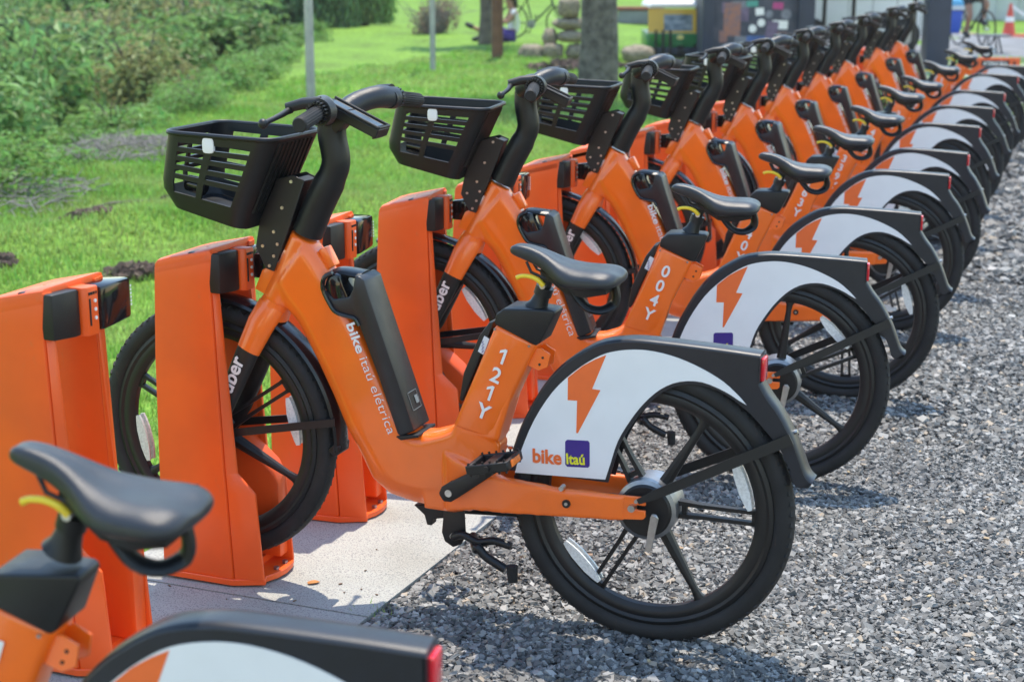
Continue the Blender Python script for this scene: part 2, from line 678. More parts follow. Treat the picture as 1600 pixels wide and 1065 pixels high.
def stone_mat():
    m = bpy.data.materials.new('gravel_stone')
    m.use_nodes = True
    nt = m.node_tree
    b = nt.nodes['Principled BSDF']
    b.inputs['Roughness'].default_value = 0.62
    gi = nt.nodes.new('ShaderNodeNewGeometry')
    rp = nt.nodes.new('ShaderNodeValToRGB')
    e = rp.color_ramp.elements
    e[0].position, e[0].color = 0.0, (0.056, 0.056, 0.054, 1)
    e[1].position, e[1].color = 1.0, (0.36, 0.30, 0.23, 1)
    for p, c in ((0.3, (0.100, 0.100, 0.095)), (0.6, (0.175, 0.174, 0.165)), (0.86, (0.275, 0.271, 0.255)), (0.955, (0.37, 0.362, 0.342)), (0.97, (0.32, 0.26, 0.19))):
        k = e.new(p)
        k.color = (*c, 1)
    nt.links.new(gi.outputs['Random Per Island'], rp.inputs['Fac'])
    tc = nt.nodes.new('ShaderNodeTexCoord')
    n = nt.nodes.new('ShaderNodeTexNoise')
    n.inputs['Scale'].default_value = 1.3
    n.inputs['Detail'].default_value = 4
    nt.links.new(tc.outputs['Object'], n.inputs['Vector'])
    r2 = nt.nodes.new('ShaderNodeValToRGB')
    r2.color_ramp.elements[0].position, r2.color_ramp.elements[0].color = 0.35, (0.82, 0.82, 0.84, 1)
    r2.color_ramp.elements[1].position, r2.color_ramp.elements[1].color = 0.65, (1.1, 1.08, 1.05, 1)
    nt.links.new(n.outputs['Fac'], r2.inputs['Fac'])
    mx = nt.nodes.new('ShaderNodeMix')
    mx.data_type = 'RGBA'
    mx.blend_type = 'MULTIPLY'
    mx.inputs[0].default_value = 1
    nt.links.new(rp.outputs['Color'], mx.inputs[6])
    nt.links.new(r2.outputs['Color'], mx.inputs[7])
    nt.links.new(mx.outputs[2], b.inputs['Base Color'])
    return m


def gravel():
    m = stone_mat()
    VV, FF, off = [], [], 0
    for (s0, s1, l0, l1, dens, sz) in ((-1.2, 1.9, -1.45, SLAB_R - 0.010, 18000, 0.0064), (1.9, 5.0, -1.9, SLAB_R - 0.010, 7000, 0.0095),
                                       (5.0, 9.0, -1.7, SLAB_R - 0.010, 1500, 0.018), (9.0, 14.0, -1.6, 0.5, 600, 0.025)):
        for var in range(4):
            n = int((s1 - s0) * (l1 - l0) * dens / 4)
            s = NPR.uniform(s0, s1, n)
            l = NPR.uniform(l0, l1, n)
            x = RO.x + RT.x * s + RN.x * l
            y = RO.y + RT.y * s + RN.y * l
            fld = np.sin(x * 2.3 + 1.0) * np.sin(y * 1.9 + 0.4) + 0.6 * np.sin(x * 5.1 + y * 3.7) + 0.4 * np.sin(x * 9.7 - y * 8.3)
            ok = (y > 1.6) & (NPR.uniform(0, 1, n) < np.clip(1.15 - 0.42 * np.clip(fld, 0, 2), 0.35, 1))
            x, y, l = x[ok], y[ok], l[ok]
            n = len(x)
            b = np.array([(sx, sy, sz_) for sx in (-1, 1) for sy in (-1, 1) for sz_ in (-1, 1)], float)
            b *= NPR.uniform(0.55, 1.15, b.shape)
            f = np.array([(0, 1, 3, 2), (4, 6, 7, 5), (0, 4, 5, 1), (2, 3, 7, 6), (0, 2, 6, 4), (1, 5, 7, 3)])
            k = sz * np.clip(NPR.lognormal(0, 0.32, n), 0.5, 1.9)
            S = np.stack([k * NPR.uniform(0.7, 1.35, n), k * NPR.uniform(0.6, 1.0, n), k * NPR.uniform(0.28, 0.6, n)], 1)
            z = GZ(y) + 0.004 + NPR.uniform(0, 0.010, n) * (sz / 0.0090)
            V, F = scatter_mesh('g', m, b, f, np.stack([x, y, z], 1), S, rand_rot(n, 0.55))
            VV.append(V)
            FF.append(F + off)
            off += len(V)
    o = link('gravel', np_mesh('gravel', np.concatenate(VV), np.concatenate(FF), m))
    stuff(o)
    o['label'] = 'loose grey crushed stone gravel under the rear wheels'


gravel()
GRASS_A = leaf_mat('grass_blade', (0.20, 0.39, 0.055), (0.34, 0.42, 0.12), 0.34, 0.5)


def grass_blades(name, label, regions, m=GRASS_A):
    VV, FF, off = [], [], 0
    b = np.array([(-1, 0, 0), (1, 0, 0), (0.6, 0.25, 0.6), (-0.6, 0.25, 0.6), (0, 0.7, 1.0)], float)
    for (n, pf, h, w) in regions:
        x, y = pf(n)
        n = len(x)
        S = np.stack([w * NPR.uniform(0.6, 1.3, n), h * NPR.uniform(0.2, 1.1, n), h * NPR.uniform(0.5, 1.4, n)], 1)
        rot = rand_rot(n, 0.35)
        P = np.stack([x, y, LZ(x, y) - 0.012], 1)
        V = (np.einsum('nij,nvj->nvi', rot, b[None] * S[:, None, :]) + P[:, None, :])
        base = (np.arange(n) * 5)[:, None]
        t = np.concatenate([base + np.array([[0, 1, 2]]), base + np.array([[0, 2, 3]]), base + np.array([[3, 2, 4]])], 0)
        VV.append(V.reshape(-1, 3))
        FF.append(t + off)
        off += n * 5
    o = link(name, np_mesh(name, np.concatenate(VV), np.concatenate(FF), m))
    stuff(o)
    o['label'] = label


def region(s0, s1, l0, l1):
    def f(n):
        s = NPR.uniform(s0, s1, n)
        l = NPR.uniform(l0, l1, n)
        return RO.x + RT.x * s + RN.x * l, RO.y + RT.y * s + RN.y * l
    return f


grass_blades('lawn_grass', 'short mown green grass of the lawn behind the docks',
             [(62000, region(-1.2, 4.5, SLAB_L + 0.01, 4.2), 0.035, 0.0030),
              (26000, region(2.0, 7.0, 4.2, 6.5), 0.045, 0.0055),
              (60000, region(4.5, 11, SLAB_L + 0.01, 5.2), 0.045, 0.0045),
              (45000, region(4.5, 13, 5.2, 8.5), 0.05, 0.008),
              (60000, region(11, 24, -0.5, 10.0), 0.055, 0.011)])


def tuft_pts(cx, cy, r):
    def f(n):
        a = NPR.uniform(0, 6.283, n)
        q = r * np.sqrt(NPR.uniform(0, 1, n))
        return cx + q * np.cos(a), cy + q * np.sin(a) * 0.7
    return f


grass_blades('grass_tuft', 'small green grass tuft at the slab edge in the gravel',
             [(70, tuft_pts(-0.335, 3.53, 0.06), 0.03, 0.003), (30, tuft_pts(-0.24, 3.49, 0.07), 0.02, 0.003)])
o = bpy.data.objects['grass_tuft']


# ------------------------------------------------------------------ the rental bike (local: x to the rear, y to its right, z up)
WHEEL_R = 0.338
FRONT = (-1.155, 0.392)
REAR = (0.0, 0.340)


def wheel(name, c, root, hub_r, hub_w, refl, spin):
    w = MB()
    # rim: two flanges and a bed, grooved on its sides
    w.lathe([(0.292, -0.017), (0.292, 0.017), (0.283, 0.021), (0.276, 0.0165), (0.268, 0.019), (0.258, 0.016), (0.249, 0.009),
             (0.2475, 0.0), (0.249, -0.009), (0.258, -0.016), (0.268, -0.019), (0.276, -0.0165), (0.283, -0.021)], c, 96)
    for k in range(6):
        a = spin + k * math.pi / 3
        d = Vector((math.cos(a), 0, math.sin(a)))
        t = Vector((-math.sin(a), 0, math.cos(a)))
        o = Vector((c[0], 0, c[1]))
        if k % 2 == 0:                                     # a pair of slim spokes joined at both ends
            for s in (-1, 1):
                w.loft([[o + d * r + t * (s * q + e * hw) + Vector((0, f * hy, 0)) for e, f in ((-1, -1), (1, -1), (1, 1), (-1, 1))]
                        for r, q, hw, hy in ((hub_r * 0.6, 0.017, 0.006, 0.012), (0.12, 0.0135, 0.0045, 0.009), (0.235, 0.0135, 0.0045, 0.007), (0.256, 0.0145, 0.007, 0.007))])
            for r in (hub_r + 0.010, 0.246):
                w.loft([[o + d * (r + e) + t * q + Vector((0, f * 0.007, 0)) for e, f in ((-0.006, -1), (0.006, -1), (0.006, 1), (-0.006, 1))] for q in (-0.016, 0.016)])
        else:                                              # one stout spoke
            w.loft([[o + d * r + t * (e * hw) + Vector((0, f * hy, 0)) for e, f in ((-1, -0.5), (-0.4, -1), (0.4, -1), (1, -0.5), (1, 0.5), (0.4, 1), (-0.4, 1), (-1, 0.5))]
                    for r, hw, hy in ((hub_r * 0.6, 0.016, 0.018), (0.10, 0.013, 0.014), (0.22, 0.008, 0.009), (0.24, 0.010, 0.009), (0.256, 0.018, 0.009))])
    wo = w.build(name, M['matte'], root)
    t = MB()
    prof = []
    for k in range(16):
        a = 2 * math.pi * k / 16
        prof.append((0.3125 + 0.0255 * math.cos(a), 0.0245 * math.sin(a)))
    t.lathe(prof, c, 96)
    for k in range(84):                                    # shoulder blocks of the tread
        for s in (-1, 1):
            a = 2 * math.pi * (k + (0.5 if s > 0 else 0)) / 84
            r = 0.3308
            t.box((c[0] + r * math.cos(a), s * 0.0125, c[1] + r * math.sin(a)), (0.008, 0.012, 0.014),
                  Matrix.Rotation(-a, 3, 'Y') @ Matrix.Rotation(s * 0.5, 3, 'X') @ Matrix.Rotation(s * 0.5, 3, 'Z'))
    t.build('tyre', M['rubber'], wo)
    h = MB()
    h.lathe([(0.0, -hub_w), (hub_r * 0.80, -hub_w), (hub_r * 0.86, -hub_w + 0.004), (hub_r * 0.86, hub_w - 0.004), (hub_r * 0.80, hub_w), (0.0, hub_w)][1:5], c, 48, closed=False)
    h.lathe([(0.0, -hub_w - 0.001), (hub_r * 0.80, -hub_w - 0.001)], c, 48, closed=False)
    h.lathe([(0.0, hub_w + 0.001), (hub_r * 0.80, hub_w + 0.001)], c, 48, closed=False)
    ho = h.build('hub', M['matte'], wo)
    g = MB()
    g.lathe([(hub_r * 0.87, -hub_w + 0.006), (hub_r, -hub_w + 0.010), (hub_r, hub_w - 0.010), (hub_r * 0.87, hub_w - 0.006)], c, 48, closed=False)
    g.build('hub_shell', M['alloy'], wo)
    for a in refl:
        d = Vector((math.cos(a), 0, math.sin(a)))
        t_ = Vector((-math.sin(a), 0, math.cos(a)))
        o = Vector((c[0], 0, c[1])) + d * 0.229
        q = MB()
        for s in (-1, 1):
            q.loft([[o + t_ * u + d * (e * hw) + Vector((0, s * 0.010 + f * 0.003, 0)) for e, f in ((-1, -1), (1, -1), (1, 1), (-1, 1))]
                    for u, hw in ((-0.062, 0.005), (-0.048, 0.0085), (-0.022, 0.0125), (0.022, 0.0125), (0.048, 0.0085), (0.062, 0.005))])
        q.build('reflector', M['reflector'], wo)
    return wo


def make_bike():
    root = thing('rental_bike', 'orange rental bike', 'bike')
    # ---- frame: lofted tubes welded by a voxel remesh
    f = MB()
    low = [(-0.962, 0.775), (-0.945, 0.745), (-0.905, 0.705), (-0.884, 0.67), (-0.855, 0.617), (-0.808, 0.522), (-0.775, 0.446), (-0.742, 0.392), (-0.707, 0.322), (-0.66, 0.287), (-0.599, 0.274), (-0.53, 0.268)]
    upp = [(-0.865, 0.905), (-0.835, 0.868), (-0.792, 0.803), (-0.758, 0.741), (-0.721, 0.677), (-0.673, 0.579), (-0.634, 0.500), (-0.603, 0.462), (-0.580, 0.454), (-0.545, 0.458), (-0.505, 0.472), (-0.455, 0.505)]
    secs = []
    for (lx, lz), (ux, uz) in zip(low, upp):
        p = []
        for t, hw in ((0.0, 0.022), (0.10, 0.034), (0.24, 0.0445), (0.84, 0.0445), (0.95, 0.036), (1.0, 0.024)):
            p.append((lx + (ux - lx) * t, hw, lz + (uz - lz) * t))
        for t, hw in ((1.0, 0.024), (0.95, 0.036), (0.84, 0.0445), (0.24, 0.0445), (0.10, 0.034), (0.0, 0.022)):
            p.append((lx + (ux - lx) * t, -hw, lz + (uz - lz) * t))
        secs.append(p)
    f.loft(secs)
    f.tube([(-0.968, 0, 0.748), (-0.93, 0, 0.82), (-0.884, 0, 0.914)], [0.040, 0.038, 0.037], 20)
    # seat tube and bottom bracket block
    f.loft([[(x0, y, z0), (x0, -y, z0), (x1, -y * 0.7, z1), (x1, y * 0.7, z1)] for x0, z0, x1, z1, y in
            ((-0.52, 0.30, -0.44, 0.27, 0.045), (-0.50, 0.42, -0.375, 0.38, 0.045), (-0.478, 0.492, -0.365, 0.45, 0.044))])
    f.loft([[(-0.478, 0.04, 0.49), (-0.478, -0.04, 0.49), (-0.368, -0.04, 0.46), (-0.368, 0.04, 0.46)],
            [(-0.385, 0.038, 0.72), (-0.385, -0.038, 0.72), (-0.30, -0.038, 0.69), (-0.30, 0.038, 0.69)]])
    f.loft([[(-0.56, 0.042, 0.268), (-0.56, -0.042, 0.268), (-0.56, -0.044, 0.44), (-0.56, 0.044, 0.44)],
            [(-0.48, 0.042, 0.268), (-0.48, -0.042, 0.268), (-0.48, -0.044, 0.47), (-0.48, 0.044, 0.47)],
            [(-0.42, 0.040, 0.285), (-0.42, -0.040, 0.285), (-0.42, -0.04, 0.42), (-0.42, 0.04, 0.42)]])
    for s in (-1, 1):                                       # chain stays
        f.loft([[(x, s * y0, z0), (x, s * y1, z0), (x, s * y1, z1), (x, s * y0, z1)] for x, z0, z1, y0, y1 in
                ((-0.50, 0.272, 0.42, 0.005, 0.052), (-0.42, 0.290, 0.395, 0.020, 0.066), (-0.34, 0.297, 0.381, 0.046, 0.077), (-0.20, 0.310, 0.377, 0.056, 0.084), (-0.06, 0.320, 0.380, 0.060, 0.084), (-0.04, 0.322, 0.383, 0.066, 0.082))])
    me = f.mesh('frame_raw', M['orange'])
    fr = link('frame', evaluated('frame', me, [('REMESH', dict(mode='VOXEL', voxel_size=0.0045)), ('SMOOTH', dict(factor=0.5, iterations=9))], M['orange']), root)
    for s in (-1, 1):                                       # drop-out plates
        q = MB()
        q.prism([(-0.075, 0.322), (0.004, 0.330), (0.010, 0.336), (0.010, 0.352), (-0.012, 0.352), (-0.012, 0.364), (0.010, 0.364), (0.009, 0.384), (-0.075, 0.381)], s * 0.072, s * 0.080)
        q.bevel(0.0015, 1)
        q.build('dropout', M['orange'], fr)
    q = MB()
    q.prism([(-1.019, 0.776), (-0.996, 0.826), (-0.93, 0.86), (-0.95, 0.77), (-0.993, 0.765)], -0.024, 0.024).bevel(0.003)
    q.build('lock_lug', M['orange'], fr)
    q = MB()
    q.box((-0.822, 0.0, 0.866), (0.024, 0.032, 0.052), Matrix.Rotation(R(-28), 3, 'Y')).bevel(0.004)
    q.build('key_plate', M['orange'], fr)
    q = MB()
    for x, z in ((-0.178, 0.347),):
        q.tube([(x, -0.088, z), (x, -0.083, z)], 0.010, 12)
    q.build('stay_hole', M['matte'], fr)
    for x, z, r in ((-0.020, 0.358, 0.0085), (-0.010, 0.375, 0.0045), (-0.178, 0.347, 0.004), (-0.19, 0.383, 0.006)):
        q = MB()
        q.tube([(x, -0.094 if r > 0.008 else -0.09, z), (x, -0.07, z)], r, 12)
        q.build('bolt', M['steel'], fr)
    d = Vector((-0.645 + 0.752, 0.454 - 0.719))
    ang = math.atan2(d.y, d.x)
    L = d.length
    for s, b, t0, t1 in (('bike', 0.0007, 0.0, 0.265), ('itaú elétrica', -0.0004, 0.31, 1.0)):
        me = text_mesh(s, 0.034, bold=b)
        xs = [v.co.x for v in me.vertices]
        k = L * (t1 - t0) / (max(xs) - min(xs))
        me.transform(Matrix.Diagonal((k, 1.0, 1, 1)) @ Matrix.Translation((-min(xs), 0, 0)))
        me.transform(Matrix.Translation((-0.757 + d.x * t0, -0.0462, 0.713 + d.y * t0)) @ Matrix.Rotation(-ang, 4, 'Y') @ Matrix.Rotation(math.pi / 2, 4, 'X'))
        me.materials.clear()
        me.materials.append(M['print_white'])
        me.name = 'lettering'
        link('lettering', me, fr)
    # ---- seat tube cover with cap, number goes on it later
    q = MB()
    q.prism([(-0.371, 0.748), (-0.272, 0.706), (-0.352, 0.530), (-0.378, 0.462), (-0.482, 0.487), (-0.434, 0.600)], -0.0455, 0.0455)
    q.bevel(0.011, 3)
    for v in q.bm.verts:
        dr = (v.co.x + 0.272) * 0.917 - (v.co.z - 0.706) * 0.398    # distance from the rear edge of the tube
        k = min(1.0, max(0.0, (dr + 0.035) / 0.035))
        v.co.y *= 1 - 0.30 * k * k
    panel = q.build('seat_tube_cover', M['orange'], root)
    q = MB()
    for x, z in ((-0.372, 0.736), (-0.287, 0.703)):
        q.tube([(x, -0.047, z), (x, -0.044, z)], 0.003, 8)
    q.build('rivet', M['alloy'], panel)
    q = MB()
    q.prism([(-0.374, 0.749), (-0.369, 0.772), (-0.350, 0.787), (-0.32, 0.789), (-0.236, 0.789), (-0.229, 0.783), (-0.262, 0.712), (-0.272, 0.7045)], -0.0478, 0.0478)
    q.bevel(0.010, 3)
    for v in q.bm.verts:                                    # the cap narrows towards its rear
        k = min(1.0, max(0.0, (v.co.x + 0.31) / 0.075))
        v.co.y *= 1 - 0.36 * k * k
    q.build('seat_tube_cap', M['black'], root)
    q = MB()
    q.prism([(-0.379, 0.752), (-0.393, 0.747), (-0.418, 0.713), (-0.459, 0.617), (-0.470, 0.552), (-0.462, 0.545), (-0.41, 0.671)], -0.030, 0.030).bevel(0.005)
    st = q.build('cable_cover', M['matte'], root)
    q = MB()
    q.prism([(-0.404, 0.714), (-0.391, 0.708), (-0.4065, 0.668), (-0.4205, 0.675)], -0.0312, -0.0304)
    sk = q.build('sticker', M['sticker'], st)
    q = MB()
    for k in range(9):
        u = random.uniform(0.15, 0.85)
        q.box((-0.4055 - 0.0015 + (u - .5) * 0.006, -0.0314, 0.70 - k * 0.0032), (0.005, 0.0003, 0.0014), Matrix.Rotation(R(-22), 3, 'Y'))
    q.build('sticker_print', M['purple'], st)
    # ---- saddle post
    q = MB()
    q.tube([(-0.287, 0, 0.782), (-0.28, 0, 0.795), (-0.271, 0, 0.818), (-0.266, 0, 0.828)], [0.029, 0.022, 0.0175, 0.017], 20)
    q.tube([(-0.272, 0, 0.815), (-0.253, 0, 0.870)], 0.0135, 16)
    q.tube([(-0.2715, 0, 0.817), (-0.2645, 0, 0.837)], 0.0215, 18)
    post = q.build('seat_post', M['black'], root)
    q = MB()
    q.box((-0.245, 0, 0.862), (0.05, 0.045, 0.02), Matrix.Rotation(R(12), 3, 'Y')).bevel(0.003)
    for s in (-1, 1):
        q.tube([(-0.305, s * 0.016, 0.895), (-0.292, s * 0.02, 0.872), (-0.262, s * 0.022, 0.862), (-0.19, s * 0.022, 0.858), (-0.15, s * 0.03, 0.87)], 0.0035, 8)
    q.build('saddle_clamp', M['matte'], post)
    q = MB()
    q.tube([(-0.264, -0.024, 0.842), (-0.264, 0.024, 0.842)], 0.007, 12)
    q.build('bolt', M['steel'], post)
    q = MB()
    q.tube(spline([(-0.262, -0.020, 0.843), (-0.274, -0.024, 0.856), (-0.292, -0.026, 0.863), (-0.313, -0.027, 0.863), (-0.325, -0.027, 0.858)], 3), [0.0065, 0.0062, 0.006, 0.006, 0.0055, 0.0055, 0.0053, 0.005, 0.005, 0.0048, 0.005, 0.0055, 0.0055], 10)
    q.build('quick_release_lever', M['yellow'], post)
    # ---- saddle
    q = MB()
    secs = []
    for x, w, zt, zb in ((-0.3545, 0.010, 0.922, 0.914), (-0.350, 0.018, 0.929, 0.909), (-0.338, 0.0235, 0.934, 0.904), (-0.315, 0.0265, 0.934, 0.897), (-0.285, 0.029, 0.928, 0.887), (-0.255, 0.039, 0.918, 0.871),
                         (-0.232, 0.052, 0.908, 0.853), (-0.210, 0.070, 0.901, 0.843), (-0.180, 0.083, 0.896, 0.841), (-0.150, 0.083, 0.895, 0.842), (-0.120, 0.088, 0.896, 0.844), (-0.095, 0.084, 0.893, 0.848), (-0.080, 0.068, 0.886, 0.855), (-0.072, 0.045, 0.878, 0.862)):
        p = []
        x = -0.215 + (x + 0.215) * 0.96
        w *= 0.95
        n = 20
        for k in range(n):
            a = 2 * math.pi * k / n
            cy, sz = math.cos(a), math.sin(a)
            yy = math.copysign(abs(cy) ** 0.62, cy) * w
            zz = (zt + zb) / 2 + math.copysign(abs(sz) ** 0.75, sz) * (zt - zb) / 2
            if sz > 0.3:
                zz -= 0.006 * (1 - min(1, abs(yy) / (w * 0.55))) * min(1, w / 0.06)
            if w > 0.05 and sz > 0:
                zz -= 0.010 * max(0, abs(yy) / w - 0.5)
            p.append((x, yy, zz))
        secs.append(p)
    q.loft(secs)
    me = evaluated('saddle', q.mesh('saddle_raw', M['saddle']), [('SUBSURF', dict(levels=2, render_levels=2))], M['saddle'])
    sad = link('saddle', me, root)
    q = MB()
    q.tube(spline([(-0.19, -0.03, 0.845), (-0.176, -0.03, 0.825), (-0.154, -0.028, 0.803), (-0.124, -0.02, 0.796), (-0.101, 0.0, 0.806), (-0.093, 0.0, 0.826), (-0.099, 0.0, 0.856)], 3), 0.0095, 10, flat=1.8)
    q.build('rear_loop', M['black'], sad)
    q = MB()
    q.loft([[(x, y, z), (x, -y, z), (x, -y * 0.9, z - t), (x, y * 0.9, z - t)] for x, y, z, t in ((-0.27, 0.022, 0.880, 0.01), (-0.20, 0.045, 0.852, 0.02), (-0.15, 0.06, 0.848, 0.018), (-0.10, 0.06, 0.852, 0.010))])
    q.build('saddle_base', M['black'], sad)
    q = MB()
    for s in (-1, 1):
        q.tube(spline([(-0.262, s * 0.0335, 0.902), (-0.252, s * 0.0375, 0.892), (-0.238, s * 0.0425, 0.878), (-0.222, s * 0.0475, 0.868), (-0.19, s * 0.0675, 0.8715), (-0.15, s * 0.0845, 0.8735), (-0.12, s * 0.0895, 0.876)], 2), 0.0009, 5)
    q.build('seam', M['matte'], sad)
    # ---- battery on the down tube
    q = MB()
    q.prism([(-0.813, 0.795), (-0.784, 0.741), (-0.738, 0.735), (-0.722, 0.715), (-0.674, 0.592), (-0.625, 0.451), (-0.614, 0.447), (-0.580, 0.466), (-0.697, 0.797), (-0.706, 0.826), (-0.722, 0.836), (-0.732, 0.832), (-0.738, 0.800), (-0.748, 0.782), (-0.79, 0.773)], -0.0475, 0.0475)
    q.bevel(0.006, 2)
    bat = q.build('battery', M['battery'], root)
    q = MB()
    q.tube(spline([(-0.803, 0, 0.772), (-0.813, 0, 0.800), (-0.807, 0, 0.826), (-0.785, 0, 0.834), (-0.752, 0, 0.832), (-0.725, 0, 0.829)], 3), 0.0105, 10, flat=3.3)
    q.build('battery_handle', M['battery'], bat)
    q = MB()
    q.tube(spline([(-0.790, -0.047, 0.838), (-0.812, -0.047, 0.826), (-0.817, -0.047, 0.798), (-0.800, -0.047, 0.762), (-0.783, -0.047, 0.742), (-0.755, -0.047, 0.735), (-0.733, -0.047, 0.731), (-0.721, -0.047, 0.714)], 3), 0.0058, 8)
    q.build('battery_bezel', M['gloss'], bat)
    q = MB()
    q.prism([(-0.816, 0.800), (-0.806, 0.828), (-0.788, 0.836), (-0.772, 0.832), (-0.764, 0.806), (-0.752, 0.780), (-0.742, 0.745), (-0.783, 0.744), (-0.80, 0.764)], -0.043, 0.043).bevel(0.004)  # dark plate added for the shade of the cavity inside the bezel
    q.build('battery_cavity_fill', M['gloss'], bat)
    q = MB()
    q.prism([(-0.628, 0.447), (-0.614, 0.439), (-0.566, 0.452), (-0.568, 0.459), (-0.62, 0.449)], -0.052, 0.052).bevel(0.002)
    q.build('battery_seat', M['matte'], bat)
    q = MB()
    nrm = Vector((0.94, 0, 0.34))
    al = Vector((-0.34, 0, 0.94))
    o = Vector((-0.594, 0, 0.5075)) + nrm * 0.0012
    for y0, y1, a0, a1 in ((-0.022, 0.026, 0.0, 0.0012), (-0.022, 0.026, 0.044, 0.0452), (-0.022, -0.0208, 0, 0.045), (0.0248, 0.026, 0, 0.045), (0.006, 0.022, 0.012, 0.032)):
        q.loft([[o + al * a + Vector((0, y, 0)) + nrm * e for y, a in ((y0, a0), (y1, a0), (y1, a1), (y0, a1))] for e in (-0.0008, 0.0004)])
    q.build('battery_label', M['alloy'], bat)
    # ---- fork
    q = MB()
    q.tube([(-0.962, 0, 0.757), (-0.975, 0, 0.735), (-0.986, 0, 0.712)], [0.036, 0.040, 0.044], 18)
    for s in (-1, 1):
        q.tube([(-0.975, s * 0.018, 0.735), (-0.998, s * 0.036, 0.692), (-1.030, s * 0.046, 0.625)], [0.038, 0.037, 0.032], 16, flat=0.55)
    fk = q.build('fork', M['orange'], root)
    for s in (-1, 1):
        q = MB()
        q.tube([(-1.029, s * 0.046, 0.628), (-1.060, s * 0.050, 0.560), (-1.112, s * 0.056, 0.450), (-1.150, s * 0.058, 0.392), (-1.158, s * 0.058, 0.380)], [0.0305, 0.029, 0.025, 0.022, 0.014], 16, flat=0.55)
        q.build('fork_leg', M['matte'], fk)
    dd = Vector((0.045, 0.1))
    flat_text('lettering', 'uber', 0.054, -1.073, 0.509, -0.0672, math.atan2(dd.y, dd.x), M['print_white'], fk, bold=0.0012)
    q = MB()
    for s in (-1, 1):
        q.tube([(-1.155, s * 0.066, 0.392), (-1.155, s * 0.045, 0.392)], 0.011, 12)
    q.build('axle_nut', M['steel'], fk)
    # ---- wheels
    wheel('front_wheel', FRONT, root, 0.032, 0.034, (R(12), R(192)), R(34))
    rw = wheel('rear_wheel', REAR, root, 0.072, 0.050, (R(20), R(225)), R(0))
    # ---- front mudguard
    q = MB()
    q.lathe([(0.350, -0.034), (0.357, -0.030), (0.361, -0.016), (0.362, 0.0), (0.361, 0.016), (0.357, 0.030), (0.350, 0.034), (0.350, 0.030), (0.357, 0.0), (0.350, -0.030)], FRONT, 40, R(-2), R(112))
    ff = q.build('front_mudguard', M['guard_gloss'], root)
    q = MB()
    q.prism([(-0.806, 0.40), (-0.794, 0.395), (-0.797, 0.372), (-0.806, 0.368), (-0.824, 0.382)], -0.032, 0.032).bevel(0.003)
    q.build('mud_flap', M['black'], ff)
    for s in (-1, 1):
        q = MB()
        a, b = Vector((-1.155, s * 0.062, 0.392)), Vector((-0.80, s * 0.037, 0.459))
        q.loft([[p + Vector((0, 0, e * 0.010)) + Vector((0, f * 0.0025, 0)) for e, f in ((-1, -1), (1, -1), (1, 1), (-1, 1))] for p in (a, b)])
        q.build('mudguard_stay', M['matte'], ff)
    # ---- rear mudguard
    out = spline([(-0.335, 0.397), (-0.325, 0.441), (-0.305, 0.502), (-0.279, 0.556), (-0.247, 0.611), (-0.209, 0.657), (-0.165, 0.693), (-0.115, 0.722), (-0.065, 0.734), (-0.02, 0.738), (0.057, 0.737), (0.165, 0.7335), (0.253, 0.729)], 3)
    tail_o = spline([(0.251, 0.668), (0.271, 0.636), (0.298, 0.602), (0.327, 0.553), (0.344, 0.515), (0.360, 0.474), (0.372, 0.458), (0.380, 0.453)], 3)
    tail_i = spline([(0.374, 0.443), (0.354, 0.441), (0.341, 0.449), (0.332, 0.478), (0.312, 0.516), (0.295, 0.540)], 2)
    inn = spline([(0.279, 0.557), (0.235, 0.601), (0.18, 0.637), (0.126, 0.653), (0.078, 0.649), (0.036, 0.628), (0.0, 0.593), (-0.03, 0.552), (-0.06, 0.498), (-0.078, 0.439), (-0.089, 0.397)], 3)
    poly = [tuple(p) for p in out] + [(0.252, 0.680)] + [tuple(p) for p in tail_o] + [tuple(p) for p in tail_i] + [tuple(p) for p in inn]
    FW = 0.031
    q = MB()
    q.prism(poly, -FW, -FW + 0.004)
    q.prism(poly, FW - 0.004, FW)

    def skin(path):
        secs = []
        for i, p in enumerate(path):
            d = (path[min(i + 1, len(path) - 1)] - path[max(i - 1, 0)]).normalized()
            n = Vector((-d.y, d.x))
            prof = ((-FW, -0.006), (-FW + 0.001, 0.001), (-FW + 0.006, 0.005), (-0.015, 0.007), (0.015, 0.007), (FW - 0.006, 0.005), (FW - 0.001, 0.001), (FW, -0.006), (FW - 0.005, -0.002), (0, 0.003), (-FW + 0.005, -0.002))
            secs.append([(p.x + n.x * e, y, p.y + n.y * e) for y, e in prof])
        q.loft(secs)
    skin([Vector(p) for p in out])
    skin([Vector(p) for p in tail_o])
    q.prism([(0.250, 0.729), (0.2545, 0.728), (0.2545, 0.672), (0.250, 0.666)], -FW, FW)
    q.prism([tuple(p) for p in [tail_i[0], tail_o[-1], tail_o[-3], tail_i[2]]], -FW, FW)
    rf = q.build('rear_mudguard', M['guard'], root, smooth=50)
    rf.location = (-0.0055, 0, -0.0055)
    wo = spline([(-0.320, 0.393), (-0.304, 0.451), (-0.272, 0.529), (-0.227, 0.602), (-0.176, 0.655), (-0.126, 0.692), (-0.085, 0.711), (-0.033, 0.721), (0.016, 0.721), (0.071, 0.711), (0.125, 0.692), (0.174, 0.667), (0.211, 0.637), (0.228, 0.619)], 3)
    wi = spline([(0.212, 0.627), (0.178, 0.645), (0.126, 0.661), (0.075, 0.657), (0.031, 0.635), (-0.006, 0.599), (-0.037, 0.556), (-0.067, 0.501), (-0.085, 0.441), (-0.096, 0.404)], 3)
    wp = [tuple(p) for p in wo] + [tuple(p) for p in wi]
